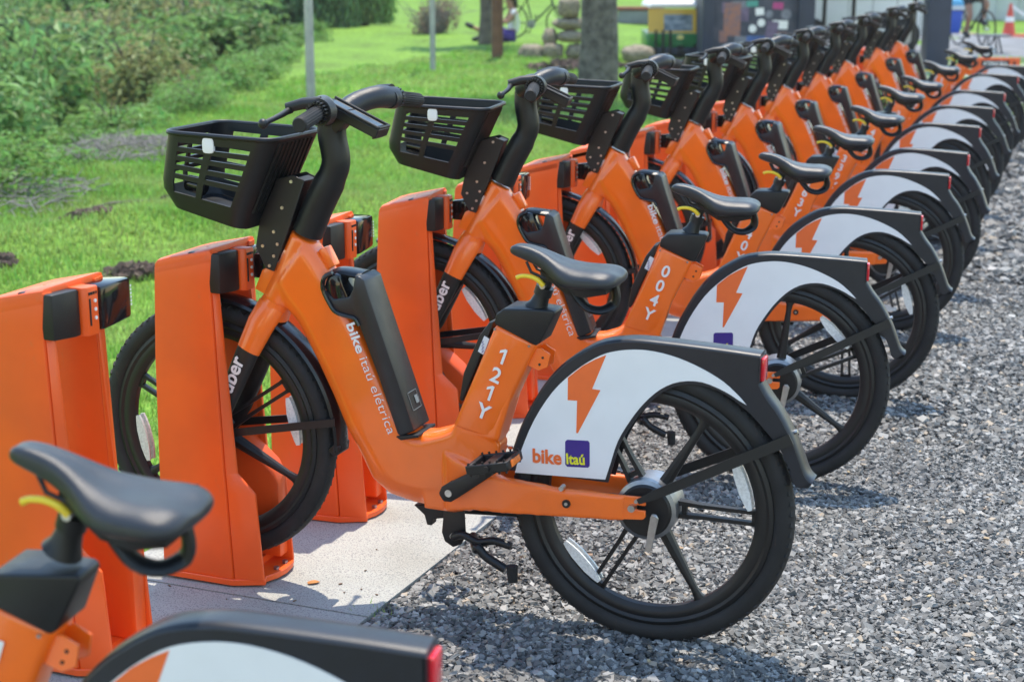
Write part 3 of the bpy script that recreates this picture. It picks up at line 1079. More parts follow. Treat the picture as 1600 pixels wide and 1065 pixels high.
    for s in (-1, 1):
        q = MB()
        q.prism(wp, s * (FW + 0.0002), s * (FW + 0.0016))
        q.build('side_panel', M['white'], rf)
        q = MB()
        q.prism([(-0.19, 0.586), (-0.19, 0.640), (-0.155, 0.671), (-0.126, 0.689), (-0.0985, 0.7025), (-0.131, 0.619), (-0.111, 0.618), (-0.164, 0.509), (-0.168, 0.509), (-0.167, 0.587)], s * (FW + 0.0018), s * (FW + 0.0022))
        q.build('lightning_bolt', M['print_orange'], rf)
        q = MB()
        q.prism([(-0.190, 0.490), (-0.139, 0.4935), (-0.135, 0.489), (-0.134, 0.433), (-0.138, 0.428), (-0.189, 0.424), (-0.194, 0.429), (-0.195, 0.485)], s * (FW + 0.0018), s * (FW + 0.0022))
        q.build('logo_square', M['purple'], rf)
        x1, x2 = (-0.276, -0.193) if s < 0 else (-0.207, -0.137)
        flat_text('lettering', 'bike', 0.047, x1, 0.4255, s * (FW + 0.0026), R(2) * -s, M['print_orange'], rf, side=s, bold=0.0014, sx=0.93)
        flat_text('lettering', 'Itaú', 0.036, x2 + 0.001 * 1, 0.4315, s * (FW + 0.0030), R(4) * -s, M['print_yellow'], rf, side=s, bold=0.0009, sx=0.88)
    q = MB()
    q.box((0.2575, 0, 0.698), (0.009, 0.040, 0.052)).bevel(0.003)
    q.build('tail_light', M['red'], rf)
    q = MB()
    q.tube([(0.318, 0, 0.553), (0.338, 0, 0.562)], 0.005, 8)
    q.build('bolt', M['steel'], rf)
    for s in (-1, 1):
        q = MB()
        a, b = Vector((0.000, s * 0.088, 0.381)), Vector((0.331, s * 0.036, 0.553))
        q.loft([[p + Vector((-0.46, 0, 0.89)) * (e * w) + Vector((0, f * 0.002, 0)) for e, f in ((-1, -1), (1, -1), (1, 1), (-1, 1))] for p, w in ((a, 0.006), (a.lerp(b, 0.12), 0.011), (b, 0.0125))])
        q.build('mudguard_stay', M['matte'], rf)
    # ---- torque arm at the rear hub
    q = MB()
    q.prism([(0.024, 0.345), (0.034, 0.345), (0.040, 0.336), (0.026, 0.258), (0.018, 0.250), (0.010, 0.256), (0.020, 0.336)], -0.075, -0.071).bevel(0.001, 1)
    q.tube([(0.030, -0.079, 0.335), (0.030, -0.070, 0.335)], 0.007, 12)
    q.build('torque_arm', M['steel'], root)
    # ---- drive: cranks, pedals, chain
    BB = Vector((-0.470, 0, 0.338))
    off = Vector((0.118, 0, 0.080))
    for s in (-1, 1):
        q = MB()
        e = BB - off * s
        y = s * 0.088
        n = Vector((-off.z, 0, off.x)).normalized()
        q.loft([[p + n * (k * w) + Vector((0, y + j * 0.009, 0)) for k, j in ((-1, -0.6), (-0.6, -1), (0.6, -1), (1, -0.6), (1, 0.6), (0.6, 1), (-0.6, 1), (-1, 0.6))]
                for p, w in ((BB - (e - BB) * 0.16, 0.012), (BB - (e - BB) * 0.06, 0.021), (BB + (e - BB) * 0.1, 0.021), (e, 0.013), (e + (e - BB) * 0.1, 0.009))])
        q.tube([(BB.x, s * 0.03, BB.z), (BB.x, s * 0.085, BB.z)], 0.020, 16)
        cr = q.build('crank', M['matte'], root)
        q = MB()
        q.tube([(BB.x, s * 0.099, BB.z), (BB.x, s * 0.094, BB.z)], 0.009, 14)
        q.build('crank_bolt', M['steel'], cr)
        q = MB()
        c = e + Vector((0.02, s * 0.150, 0.030))
        rot = Matrix.Rotation(R(-13), 3, 'Y')
        for k in (-1, 1):
            q.box(c + rot @ Vector((0, k * 0.043, 0)), (0.105, 0.010, 0.022), rot)
            q.box(c + rot @ Vector((k * 0.047, 0, 0)), (0.012, 0.09, 0.022), rot)
        q.box(c, (0.03, 0.09, 0.018), rot)
        q.bevel(0.002, 1)
        for k in range(6):
            for j in (-1, 1):
                q.box(c + rot @ Vector((-0.045 + k * 0.018, j * 0.043, 0.013)), (0.004, 0.004, 0.007), rot)
                q.box(c + rot @ Vector((-0.045 + k * 0.018, j * 0.043, -0.013)), (0.004, 0.004, 0.007), rot)
        q.tube([(c.x, s * 0.09, c.z), (c.x, s * 0.205, c.z)], 0.007, 10)
        pd = q.build('pedal', M['matte'], root)
        q = MB()
        for k in (-1, 1):
            q.box(c + rot @ Vector((k * 0.0535, 0, 0)), (0.002, 0.055, 0.015), rot)
        q.build('pedal_reflector', M['amber'], pd)
    q = MB()
    q.lathe([(0.088, 0.058), (0.088, 0.062), (0.070, 0.062), (0.070, 0.058)], (BB.x, BB.z), 40)
    for k in range(5):
        a = k * 1.2566
        q.loft([[(BB.x + r * math.cos(a + e * w), 0.060 + g, BB.z + r * math.sin(a + e * w)) for e, g in ((-1, -0.002), (1, -0.002), (1, 0.002), (-1, 0.002))] for r, w in ((0.02, 0.4), (0.075, 0.10))])
    q.build('chainring', M['matte'], root)
    q = MB()
    A, B_ = Vector((BB.x, 0.060, BB.z)), Vector((0, 0.060, 0.340))
    for zo0, zo1 in ((-0.088, -0.040), (0.088, 0.040)):
        a, b = A + Vector((0, 0, zo0)), B_ + Vector((0, 0, zo1))
        for k in range(36):
            p = a.lerp(b, (k + 0.5) / 36)
            q.box(p, (0.011, 0.006 if k % 2 else 0.004, 0.0075))
    q.build('chain', M['alloy'], root)
    q = MB()
    q.prism([(-0.52, 0.256), (-0.36, 0.268), (-0.20, 0.285), (-0.20, 0.262), (-0.36, 0.236), (-0.50, 0.225)], 0.066, 0.072).bevel(0.002, 1)
    q.build('chain_guard', M['black'], root)
    # ---- side stand, folded
    q = MB()
    q.prism([(-0.515, 0.275), (-0.462, 0.275), (-0.458, 0.205), (-0.470, 0.180), (-0.492, 0.170), (-0.514, 0.182), (-0.522, 0.205)], -0.022, -0.014).bevel(0.002, 1)
    q.prism([(-0.60, 0.262), (-0.50, 0.275), (-0.49, 0.245), (-0.55, 0.232), (-0.552, 0.215), (-0.565, 0.215), (-0.572, 0.240)], -0.012, 0.016).bevel(0.002, 1)
    sd = q.build('side_stand', M['matte'], root)
    q = MB()
    q.tube(spline([(-0.487, -0.03, 0.200), (-0.455, -0.04, 0.214), (-0.415, -0.045, 0.203), (-0.375, -0.045, 0.212), (-0.330, -0.045, 0.205)], 3), 0.010, 10)
    q.tube(spline([(-0.455, 0.02, 0.190), (-0.415, -0.06, 0.190), (-0.405, -0.07, 0.200), (-0.385, -0.07, 0.180), (-0.335, -0.07, 0.155)], 3), 0.011, 10)
    q.build('stand_leg', M['black'], sd)
    q = MB()
    q.tube([(-0.318, -0.07, 0.166), (-0.316, -0.07, 0.126)], [0.014, 0.012], 10)
    q.build('stand_foot', M['rubber'], sd)
    q = MB()
    q.tube([(-0.489, -0.027, 0.200), (-0.489, -0.02, 0.200)], 0.009, 12)
    q.build('bolt', M['steel'], sd)
    # ---- lock bracket behind the seat tube
    q = MB()
    q.prism([(-0.292, 0.690), (-0.268, 0.695), (-0.244, 0.682), (-0.250, 0.650), (-0.272, 0.640), (-0.30, 0.650)], -0.020, -0.016)
    q.prism([(-0.292, 0.690), (-0.268, 0.695), (-0.244, 0.682), (-0.250, 0.650), (-0.272, 0.640), (-0.30, 0.650)], 0.016, 0.020)
    q.prism([(-0.30, 0.650), (-0.296, 0.690), (-0.290, 0.690), (-0.294, 0.65)], -0.02, 0.02).bevel(0.001, 1)
    bk = q.build('seat_bracket', M['orange'], root)
    q = MB()
    for x, z in ((-0.262, 0.672), (-0.270, 0.655)):
        q.tube([(x, -0.0215, z), (x, -0.0195, z)], 0.003, 8)
    q.build('bolt_hole', M['matte'], bk)
    # ---- stem and handlebar
    q = MB()
    q.tube(spline([(-0.879, 0, 0.922), (-0.848, 0, 0.990), (-0.808, 0, 1.065), (-0.797, 0, 1.105), (-0.806, 0, 1.160), (-0.806, 0, 1.205)], 4), [0.038] * 8 + [0.0345] * 13, 20)
    stem = q.build('stem', M['black'], root)
    q = MB()
    half = [(-0.806, 0.0, 1.207), (-0.800, 0.06, 1.216), (-0.782, 0.10, 1.232), (-0.755, 0.138, 1.242), (-0.739, 0.180, 1.238), (-0.735, 0.195, 1.236)]
    path = [(x, -y, z) for x, y, z in half[::-1]] + half[1:]
    pts = spline(path, 3)
    n = len(pts)
    rad = [0.0275 - 0.003 * (abs(i - n // 2) < 4) for i in range(n)]
    q.tube(pts, rad, 18)
    hb = q.build('handlebar', M['saddle'], root)
    for s in (-1, 1):
        q = MB()
        pts = [Vector((-0.735 + 0.014 * t, s * (0.195 + 0.120 * t), 1.236 - 0.016 * t)) for t in (0.0, 0.12, 0.5, 0.97, 1.0)]
        q.tube(pts, [0.0165, 0.0165, 0.0165, 0.0175, 0.015], 20)
        for k in range(20):                                 # ribs of the grip
            a = 2 * math.pi * k / 20
            r = Vector((math.cos(a), 0, math.sin(a))) * 0.0172
            q.tube([pts[1] + r, pts[3] + r], 0.0011, 4)
        q.build('grip', M['rubber'], hb)
        q = MB()
        q.tube([pts[0] + Vector((0, -s * 0.028, 0)), pts[0] + Vector((0, s * 0.002, 0))], 0.031 if s < 0 else 0.024, 24)
        for k in range(18):
            a = 2 * math.pi * k / 18
            q.box(pts[0] + Vector((0.0225 * math.cos(a), s * 0.010, 0.0225 * math.sin(a))), (0.006, 0.016, 0.004), Matrix.Rotation(-a, 3, 'Y'))
        q.build('twist_ring', M['matte'], hb)
        q = MB()
        q.tube([(-0.735, s * 0.185, 1.256), (-0.775, s * 0.195, 1.254), (-0.812, s * 0.205, 1.244)], [0.015, 0.013, 0.011], 12)
        q.tube(spline([(-0.806, s * 0.200, 1.240), (-0.803, s * 0.225, 1.236), (-0.800, s * 0.262, 1.231), (-0.806, s * 0.315, 1.221)], 3), [0.010, 0.009, 0.008, 0.007, 0.007, 0.007, 0.0065, 0.006, 0.006, 0.006], 10)
        q.ball((-0.807, s * 0.320, 1.220), 0.0115)
        q.build('brake_lever', M['matte'], hb)
    # ---- phone holder
    q = MB()
    ax = Vector((0.132, 0, -0.058)).normalized()
    up = Vector((0.058, 0, 0.132)).normalized()
    o = Vector((-0.805, -0.012, 1.252))
    for a0, a1, y0, y1, u0, u1 in ((0, 0.158, -0.032, 0.032, -0.028, -0.004), (0, 0.158, -0.032, -0.027, -0.006, 0.002), (0, 0.158, 0.027, 0.032, -0.006, 0.002), (0.152, 0.158, -0.03, 0.03, -0.006, 0.002)):
        q.loft([[o + ax * a + up * u + Vector((0, y, 0)) for y, u in ((y0, u0), (y1, u0), (y1, u1), (y0, u1))] for a in (a0, a1)])
    q.bevel(0.0025, 2)
    q.prism([(-0.675, 1.175), (-0.668, 1.182), (-0.675, 1.162), (-0.688, 1.16), (-0.684, 1.17)], -0.03, 0.01)
    q.prism([(-0.82, 1.20), (-0.79, 1.235), (-0.74, 1.21), (-0.78, 1.17)], -0.03, 0.015).bevel(0.004)
    ph = q.build('phone_holder', M['matte'], root)
    q = MB()
    for a0, a1 in ((0.012, 0.060), (0.066, 0.146)):
        q.loft([[o + ax * a + up * -0.0035 + Vector((0, y, 0)) + up * e for y, e in ((-0.022, 0), (0.022, 0), (0.022, 0.0008), (-0.022, 0.0008))] for a in (a0, a1)])
    q.build('holder_pad', M['gloss'], ph)
    # ---- basket with real slots
    q = MB()
    bm = q.bm
    # ring levels: (front x, rear x, half width, front z, rear z)
    lev = [(-1.198, -0.998, 0.106, 0.985, 0.936), (-1.221, -0.980, 0.117, 1.030, 0.985), (-1.221, -0.966, 0.119, 1.052, 1.012)]
    rim = (-1.192, -0.898, 0.130, 1.166, 1.157)
    nrow = 5
    for k in range(1, nrow * 2 + 2):
        t = k / (nrow * 2 + 1)
        lev.append(tuple(lev[2][j] + (rim[j] - lev[2][j]) * t for j in range(5)))
    RC = 0.035

    def ring(l):
        xf, xr, hw, zf_, zr = l
        P, flags = [], []

        def add(x, y, fl):
            P.append((x, y, zf_ + (zr - zf_) * (x - xf) / (xr - xf)))
            flags.append(fl)
        fr_side = [0.0, 0.05, 0.40, 0.49, 0.96, 1.0]
        for t in fr_side[:-1]:                              # near side, front to rear
            add(xf + RC + (xr - xf - 2 * RC) * t, -hw, 'n%.2f' % t)
        for k in range(4):
            a = -math.pi / 2 + math.pi / 2 * k / 4
            add(xr - RC + RC * math.cos(a), -hw + RC + RC * math.sin(a), 'c')
        for t in (0, 0.125, 0.25, 0.375, 0.5, 0.625, 0.75, 0.875):
            add(xr, -hw + RC + (2 * hw - 2 * RC) * t, 'r')
        for k in range(4):
            a = math.pi / 2 * k / 4
            add(xr - RC + RC * math.cos(a), hw - RC + RC * math.sin(a), 'c')
        for t in [1.0, 0.95, 0.51, 0.42, 0.05]:
            add(xf + RC + (xr - xf - 2 * RC) * t, hw, 'f%.2f' % t)
        for k in range(4):
            a = math.pi / 2 + math.pi / 2 * k / 4
            add(xf + RC + RC * math.cos(a), hw - RC + RC * math.sin(a), 'c')
        for t in (0, 0.06, 0.46, 0.54, 0.94):
            add(xf, hw - RC - (2 * hw - 2 * RC) * t, 'd%.2f' % t)
        for k in range(4):
            a = math.pi + math.pi / 2 * k / 4
            add(xf + RC + RC * math.cos(a), -hw + RC + RC * math.sin(a), 'c')
        return P, flags
    rows = []
    for l in lev:
        P, fl = ring(l)
        rows.append([bm.verts.new(p) for p in P])
    n = len(fl)
    openf = ('n0.05', 'n0.49', 'f0.95', 'f0.42', 'd0.06', 'd0.54')
    for i in range(len(rows) - 1):
        slot = i >= 2 and (i - 2) % 2 == 0 and i < len(rows) - 2
        for j in range(n):
            if slot and fl[j] in openf:
                continue
            if i == 1 and fl[j] in openf:
                continue
            k = (j + 1) % n
            bm.faces.new((rows[i][j], rows[i][k], rows[i + 1][k], rows[i + 1][j]))
    bm.faces.new(rows[0][::-1])
    bmesh.ops.recalc_face_normals(bm, faces=bm.faces[:])
    bmesh.ops.solidify(bm, geom=bm.faces[:], thickness=0.0055)
    P, _ = ring(rim)
    q.tube(P, 0.0062, 8, closed=True)
    for k in range(9):                                      # ribs on the rear wall
        y = -0.08 + k * 0.02
        q.loft([[(x + e, y + f, z) for e, f in ((0.0, -0.003), (0.006, -0.003), (0.006, 0.003), (0.0, 0.003))] for x, z in ((-0.985, 0.975), (-0.905, 1.145))])
    bs = q.build('basket', M['black'], root, smooth=30)
    q = MB()
    rr_ = [(-1.068 + 0.0155 * math.copysign(abs(math.cos(a)) ** 0.5, math.cos(a)), 1.139 + 0.0185 * math.copysign(abs(math.sin(a)) ** 0.5, math.sin(a))) for a in [2 * math.pi * k / 24 for k in range(24)]]
    q.prism(rr_, -0.1315, -0.1225)
    q.bevel(0.0015, 2)
    q.build('basket_reflector', M['white'], bs)
    q = MB()
    q.tube([(-1.165, -0.070, 1.038), (-1.120, -0.070, 1.030)], [0.020, 0.022], 14)
    q.build('front_lamp', M['gloss'], bs)
    # ---- bracket that carries the basket and the lock bar
    q = MB()
    for s in (-1, 1):
        q.prism([(-0.896, 1.066), (-0.866, 1.054), (-0.912, 0.934), (-0.957, 0.826), (-0.980, 0.832), (-1.006, 0.885), (-0.992, 0.950), (-0.940, 1.055)], s * 0.030, s * 0.034)
    q.prism([(-0.890, 1.060), (-0.868, 1.052), (-0.935, 0.880), (-0.955, 0.886)], -0.03, 0.03).bevel(0.0015, 1)
    q.prism([(-1.005, 0.952), (-0.93, 0.962), (-0.945, 0.925), (-0.985, 0.925)], -0.027, 0.027)
    bb = q.build('basket_bracket', M['matte'], root)
    for x, z in ((-0.901, 1.050), (-0.928, 0.985), (-0.953, 0.925), (-0.944, 0.895), (-0.955, 0.865), (-0.968, 0.840), (-0.985, 0.888)):
        q = MB()
        q.tube([(x, -0.037, z), (x, -0.033, z)], 0.0042, 8)
        q.build('bolt', M['steel'], bb)
    q = MB()
    q.prism([(-0.975, 0.862), (-0.975, 0.802), (-1.01, 0.788), (-1.055, 0.79), (-1.055, 0.850)], 0.036, 0.066)
    q.prism([(-0.975, 0.855), (-0.975, 0.812), (-1.0, 0.812), (-1.0, 0.855)], -0.02, 0.036).bevel(0.004)
    q.build('lock_bar', M['gloss'], root)
    return root


def number_mesh(s):
    bm = bmesh.new()
    for i, ch in enumerate(s):
        if ch == '1':
            q = MB()
            q.prism([(0.0062, 0), (0.0062, 0.038), (0.0, 0.038), (-0.0105, 0.0305), (-0.0105, 0.0235), (0.0, 0.0300), (0.0, 0.0)], -0.0006, 0.0006)
            me = q.mesh('digit', None)
            me.transform(Matrix.Rotation(-math.pi / 2, 4, 'X'))
        else:
            me = text_mesh(ch, 0.052, align='CENTER', bold=0.0010)
        t = i * 0.0485
        me.transform(Matrix.Translation((-0.358 - 0.335 * t, -0.0462, 0.655 - 0.942 * t)) @ Matrix.Rotation(R(19.5), 4, 'Y') @ Matrix.Rotation(math.pi / 2, 4, 'X'))
        bm.from_mesh(me)
        bpy.data.meshes.remove(me)
    me = bpy.data.meshes.new('lettering')
    bm.to_mesh(me)
    bm.free()
    me.materials.append(M['print_white'])
    return me


NUMBERS = ['16', '121Y', '004Y', '040Y', '163Y', '339Y', '420Y', '317Y', '208Y', '115Y', '096Y']
BLAB = ['orange rental bike cropped at the near left corner, only saddle and mudguard showing',
        'orange rental bike numbered 121Y, nearest whole bike with its wheel in the dock',
        'orange rental bike numbered 004Y, directly behind the bike numbered 121Y',
        'orange rental bike numbered 040Y, between the bikes numbered 004Y and 163Y',
        'orange rental bike numbered 163Y, between the bikes numbered 040Y and 339Y',
        'orange rental bike numbered 339Y, directly behind the bike numbered 163Y',
        'orange rental bike directly behind the one numbered 339Y',
        'orange rental bike fourth from the far end of the row',
        'orange rental bike third from the far end of the row',
        'orange rental bike second from the far end of the row',
        'orange rental bike at the far end of the row, in front of the warning board']
proto = make_bike()
ROOTS = [proto] + [dup(proto) for _ in range(10)]
for i, (b, r) in enumerate(zip(BIKES, ROOTS)):
    r.location = (b[0], b[1], gz(b[1]) - 0.002 - (0.062 if i == 0 else 0))
    r.rotation_euler = (0, 0, b[2])
    r['label'] = BLAB[i]
    r['group'] = 'orange rental bikes parked in the row of docks'
    dz = [0.027, 0.0, 0.004, -0.006, -0.010, 0.004, 0.010, -0.012, 0.008, -0.008, 0.006][i]
    ca = [0.0, 0.0, 0.25, -0.5, 0.6, -0.3, 1.2, -0.9, 0.4, 2.0, -1.4][i]
    for ch in r.children:
        if ch.name.startswith(('saddle', 'seat_post')):
            ch.location = (dz * 0.34 + (0.008 if i == 0 else 0), 0, dz)
        if i == 0 and ch.name.startswith('saddle'):          # this saddle is tilted a little nose-up
            N0 = Vector((-0.354, 0, 0.924))
            ch.matrix_local = Matrix.Translation(ch.location + N0) @ Matrix.Rotation(0.075, 4, 'Y') @ Matrix.Translation(-N0)
        if ch.name.startswith(('crank', 'chainring')):
            T0 = Vector((-0.470, 0, 0.338))
            ch.matrix_local = Matrix.Translation(T0) @ Matrix.Rotation(ca, 4, 'Y') @ Matrix.Translation(-T0)
        if ch.name.startswith('seat_tube_cover'):
            link('lettering', number_mesh(NUMBERS[i]), ch)
        if ch.name.startswith(('front_wheel', 'rear_wheel')) and i != 1:       # every wheel stopped somewhere else
            c = FRONT if ch.name.startswith('front') else REAR
            a = random.uniform(0, 6.28) if i != 2 else 0.42
            T = Matrix.Translation((c[0], 0, c[1])) @ Matrix.Rotation(-a, 4, 'Y') @ Matrix.Translation((-c[0], 0, -c[1]))
            ch.matrix_local = T


# ------------------------------------------------------------------ docks (same local frame as the bike)
def make_dock():
    root = thing('docking_post', 'orange docking post', 'dock')
    zt = 0.845

    def wall(s, y0, y1, name):
        """s=-1 near wall: flat outer face, slanted rear face with a foot that widens below"""
        yo, yi = (y0, y1)
        lv = ((0.016, -1.276, -1.070, -0.992), (0.25, -1.275, -1.080, -1.008), (0.30, -1.274, -1.083, -1.058), (0.60, -1.268, -1.093, -1.078), (0.80, -1.258, -1.099, -1.090))
        q = MB()
        secs = [[(xf, yo, z), (xc, yo, z), (xc + 0.004, yi, z), (xf, yi, z)] for z, xf, xc, xe in lv]
        secs.append([(-1.256, yo, 0.832), (-1.090, yo, 0.877), (-1.086, yi, 0.876), (-1.256, yi, 0.832)])
        q.loft(secs)
        q.bevel(0.005, 2, 25)
        w_ = q.build(name, M['dock_orange'], root, smooth=30)
        q = MB()
        secs = [[(xc + 0.0035, yo - s * 0.003, z), (xe, yi + s * 0.008, z), (xe, yi, z), (xc + 0.0035, yi, z)] for z, xf, xc, xe in lv]
        q.loft(secs)
        q.bevel(0.003, 2, 25)
        q.build('rear_flange', M['dock_orange'], w_, smooth=30)
        return w_
    wall(-1, -0.102, -0.072, 'side_wall')
    wall(1, 0.110, 0.074, 'side_wall')
    q = MB()                                                # top cover joining the walls
    q.loft([[(-1.254, y, 0.836 + e), (-1.246, y, 0.846 + e), (-1.21, y, 0.8565 + e), (-1.094, y, 0.8815 + e), (-1.094, y, 0.850), (-1.254, y, 0.81)] for y, e in ((-0.102, 0), (-0.088, 0.003), (0.096, 0.003), (0.110, 0))])
    q.bevel(0.003, 2, 30)
    q.build('top_cover', M['dock_orange'], root, smooth=30)
    q = MB()                                                # base plate with rounded rear end
    pts = [(-1.280, -0.106), (-1.070, -0.106), (-0.992, -0.072)] + [(-1.035 + 0.055 * math.cos(a), 0.02 + 0.095 * math.sin(a)) for a in [R(t) for t in (-50, -25, 0, 25, 50, 75, 90)]] + [(-1.280, 0.115)]
    q.loft([[(x, y, 0.0) for x, y in pts], [(x, y, 0.017) for x, y in pts]])
    q.bevel(0.002, 1)
    bp_ = q.build('base_plate', M['dock_orange'], root)
    for x, y in ((-1.0, 0.045), (-1.0, 0.0), (-1.03, 0.095)):
        q = MB()
        q.loft([[(x + 0.008 * math.cos(a), y + 0.008 * math.sin(a), z) for a in [R(60 * k) for k in range(6)]] for z in (0.0165, 0.024)])
        q.build('anchor_bolt', M['alloy'], bp_)
    q = MB()                                                # wheel tray between the walls
    q.loft([[(x, -0.073, z0), (x, 0.075, z0), (x, 0.075, z1), (x, -0.073, z1)] for x, z0, z1 in ((-1.28, 0.017, 0.042), (-1.05, 0.017, 0.036))])
    q.build('wheel_tray', M['dock_orange'], root)
    q = MB()                                                # sloping guide block on the far wall
    q.loft([[(x, y, z) for y, z in ((0.032, 0.036), (0.074, 0.036), (0.074, zt_), (0.032, zt_ - 0.03))] for x, zt_ in ((-1.26, 0.42), (-1.10, 0.37), (-1.02, 0.30), (-1.005, 0.27))])
    q.bevel(0.006, 2)
    q.build('guide_block', M['dock_orange'], root, smooth=30)
    q = MB()                                                # lock head: black panel, striped key panel, glossy reader
    q.loft([[(-1.16, y, z0), (x, y, z0), (x, y, z1), (-1.16, y, z1)] for y, x, z0, z1 in ((-0.0995, -1.071, 0.773, 0.8735), (-0.03, -1.066, 0.767, 0.871), (-0.014, -1.066, 0.767, 0.870))])
    q.bevel(0.005)
    hd = q.build('lock_head', M['matte'], root)
    q = MB()
    q.loft([[(-1.16, y, z), (xe, y, z), (xe, y, z1), (-1.16, y, z1)] for y, xe, z, z1 in ((-0.0135, -1.062, 0.765, 0.8725), (-0.006, -1.052, 0.764, 0.8725), (0.026, -1.049, 0.764, 0.8715), (0.034, -1.054, 0.766, 0.8705))])
    q.bevel(0.003, 2)
    kp = q.build('key_panel', M['dock_orange'], root)
    q = MB()
    q.box((-1.050, 0.000, 0.817), (0.003, 0.0028, 0.060))
    q.build('key_slot', M['print_black'], kp)
    for k in range(3):
        q = MB()
        q.tube([(-1.053, 0.017, 0.840 - k * 0.019), (-1.0475, 0.017, 0.840 - k * 0.019)], 0.0042, 10)
        q.build('indicator', M['print_white'], kp)
    for k in range(4):
        q = MB()
        q.box((-1.0492, -0.001 + k * 0.0075, 0.858), (0.0024, 0.0040, 0.006))
        q.build('key_mark', M['print_black'], kp)
    return root, hd


def add_reader(root, empty):
    q = MB()
    if empty:
        q.loft([[(-1.16, y, z0), (-1.046, y, z0), (-1.046, y, z1), (-1.16, y, z1)] for y, z0, z1 in ((0.035, 0.768, 0.868), (0.075, 0.770, 0.868), (0.145, 0.776, 0.868))])
    else:
        q.box((-1.105, 0.080, 0.820), (0.06, 0.060, 0.085))
    q.bevel(0.008, 2)
    rd = q.build('card_reader', M['gloss'], root)
    if empty:
        q = MB()
        for k in range(6):
            q.box((-1.0455, 0.1425, 0.848 - k * 0.0085), (0.001, 0.004, 0.005))
        q.build('reader_print', M['print_white'], rd)


dock_p, _ = make_dock()
DOCKS = []
n_dock = 0


def dock_at(x, y, rz, label, empty):
    global n_dock
    d = dock_p if n_dock == 0 else dup(dock_src)
    n_dock += 1
    d.location = (x, y, gz(y) + 0.010)
    d.scale = (1, 1, 0.985)
    d.rotation_euler = (0, 0, rz)
    d['label'] = label
    d['group'] = 'orange docking posts in the row'
    return d


dock_src = dup(dock_p)                                      # clean copy source, becomes the last dock
spots = []
NM = {1: '121Y', 2: '004Y', 3: '040Y', 4: '163Y', 5: '339Y', 6: 'fifth from far end', 7: 'fourth from far end', 8: 'third from far end', 9: 'second from far end', 10: 'at far end'}
for i in range(1, 11):
    x, y, a = BIKES[i]
    spots.append((x, y, a, 'orange docking post holding the bike ' + NM[i], False))
c1, s1 = math.cos(BIKES[1][2]), math.sin(BIKES[1][2])
for k, lb in ((-1, 'empty orange docking post just left of the one holding bike numbered 121Y'),):
    lx, ly = -0.034, -0.598
    spots.append((BIKES[1][0] + c1 * lx - s1 * ly, BIKES[1][1] + s1 * lx + c1 * ly, BIKES[1][2], lb, True))
for i in range(1, 10):
    (x0, y0, a0), (x1, y1, a1) = BIKES[i], BIKES[i + 1]
    t = 0.46 if i == 1 else 0.5
    spots.append((x0 + (x1 - x0) * t, y0 + (y1 - y0) * t, a0 + (a1 - a0) * t,
                  'empty orange docking post between bikes %s and %s' % (NM[i], NM[i + 1]), True))
for j, (x, y, a, lb, e) in enumerate(spots):
    if j == len(spots) - 1:
        d = dock_src
        d.location = (x, y, gz(y) + 0.010)
        d.scale = (1, 1, 0.985)
        d.rotation_euler = (0, 0, a)
        d['label'] = lb
        d['group'] = 'orange docking posts in the row'
    else:
        d = dock_at(x, y, a, lb, e)
    add_reader(d, e)


# ------------------------------------------------------------------ vegetation
def leaf_cloud(n, radii, leaf, seed, lumps=9, flat=0.0, low=0.05):
    """mesh of leaf quads spread through a lumpy crown"""
    rg = np.random.default_rng(seed)
    C = rg.normal(0, 1, (lumps, 3))
    C /= np.linalg.norm(C, axis=1)[:, None]
    C *= rg.uniform(0.25, 0.72, (lumps, 1))
    C[:, 2] = np.abs(C[:, 2]) * 0.9 + low
    rr = rg.uniform(0.26, 0.48, lumps)
    w = rr ** 2 / (rr ** 2).sum()
    idx = rg.choice(lumps, n, p=w)
    d = rg.normal(0, 1, (n, 3))
    d /= np.linalg.norm(d, axis=1)[:, None]
    P = C[idx] + d * (rr[idx] * rg.uniform(0.55, 1.08, n))[:, None]
    P[:, 2] = np.where(P[:, 2] < 0.02, np.abs(P[:, 2]) * 0.6 + 0.02, P[:, 2])
    P *= np.array(radii)
    nrm = d + rg.normal(0, 0.55, (n, 3)) + np.array([0, 0, 0.5])
    nrm /= np.linalg.norm(nrm, axis=1)[:, None]
    t = np.cross(nrm, rg.normal(0, 1, (n, 3)))
    t /= np.linalg.norm(t, axis=1)[:, None]
    b = np.cross(nrm, t)
    L = leaf * rg.uniform(0.6, 1.4, n)[:, None]
    W = L * rg.uniform(0.35, 0.6, n)[:, None]
    fold = nrm * L * 0.12
    V = np.stack([P - t * L * 0.5, P + b * W * 0.5 + fold, P + t * L * 0.55 - fold, P - b * W * 0.5 + fold], 1).reshape(-1, 3)
    F = np.arange(n * 4).reshape(n, 4)
    return V, F


LEAF = {
    'green': leaf_mat('leaf_green', (0.14, 0.26, 0.065), (0.23, 0.33, 0.11), 0.50, 0.5),
    'light': leaf_mat('leaf_light_green', (0.18, 0.32, 0.095), (0.27, 0.38, 0.14), 0.45, 0.5),
    'olive': leaf_mat('leaf_olive', (0.25, 0.29, 0.10), (0.38, 0.34, 0.16), 0.45, 0.5),
    'dark': leaf_mat('leaf_dark', (0.085, 0.165, 0.055), (0.13, 0.22, 0.085), 0.50, 0.45),
    'cover': leaf_mat('leaf_ground_cover', (0.16, 0.31, 0.065), (0.24, 0.36, 0.10), 0.40, 0.5),
    'dry': leaf_mat('leaf_dry', (0.36, 0.25, 0.20), (0.26, 0.17, 0.13), 0.35, 0.3),
}
BARK = mat('bark', (0.16, 0.13, 0.105), 0.9, noise=0.5, nscale=7, bump=1.0, bscale=26, bdist=0.02)
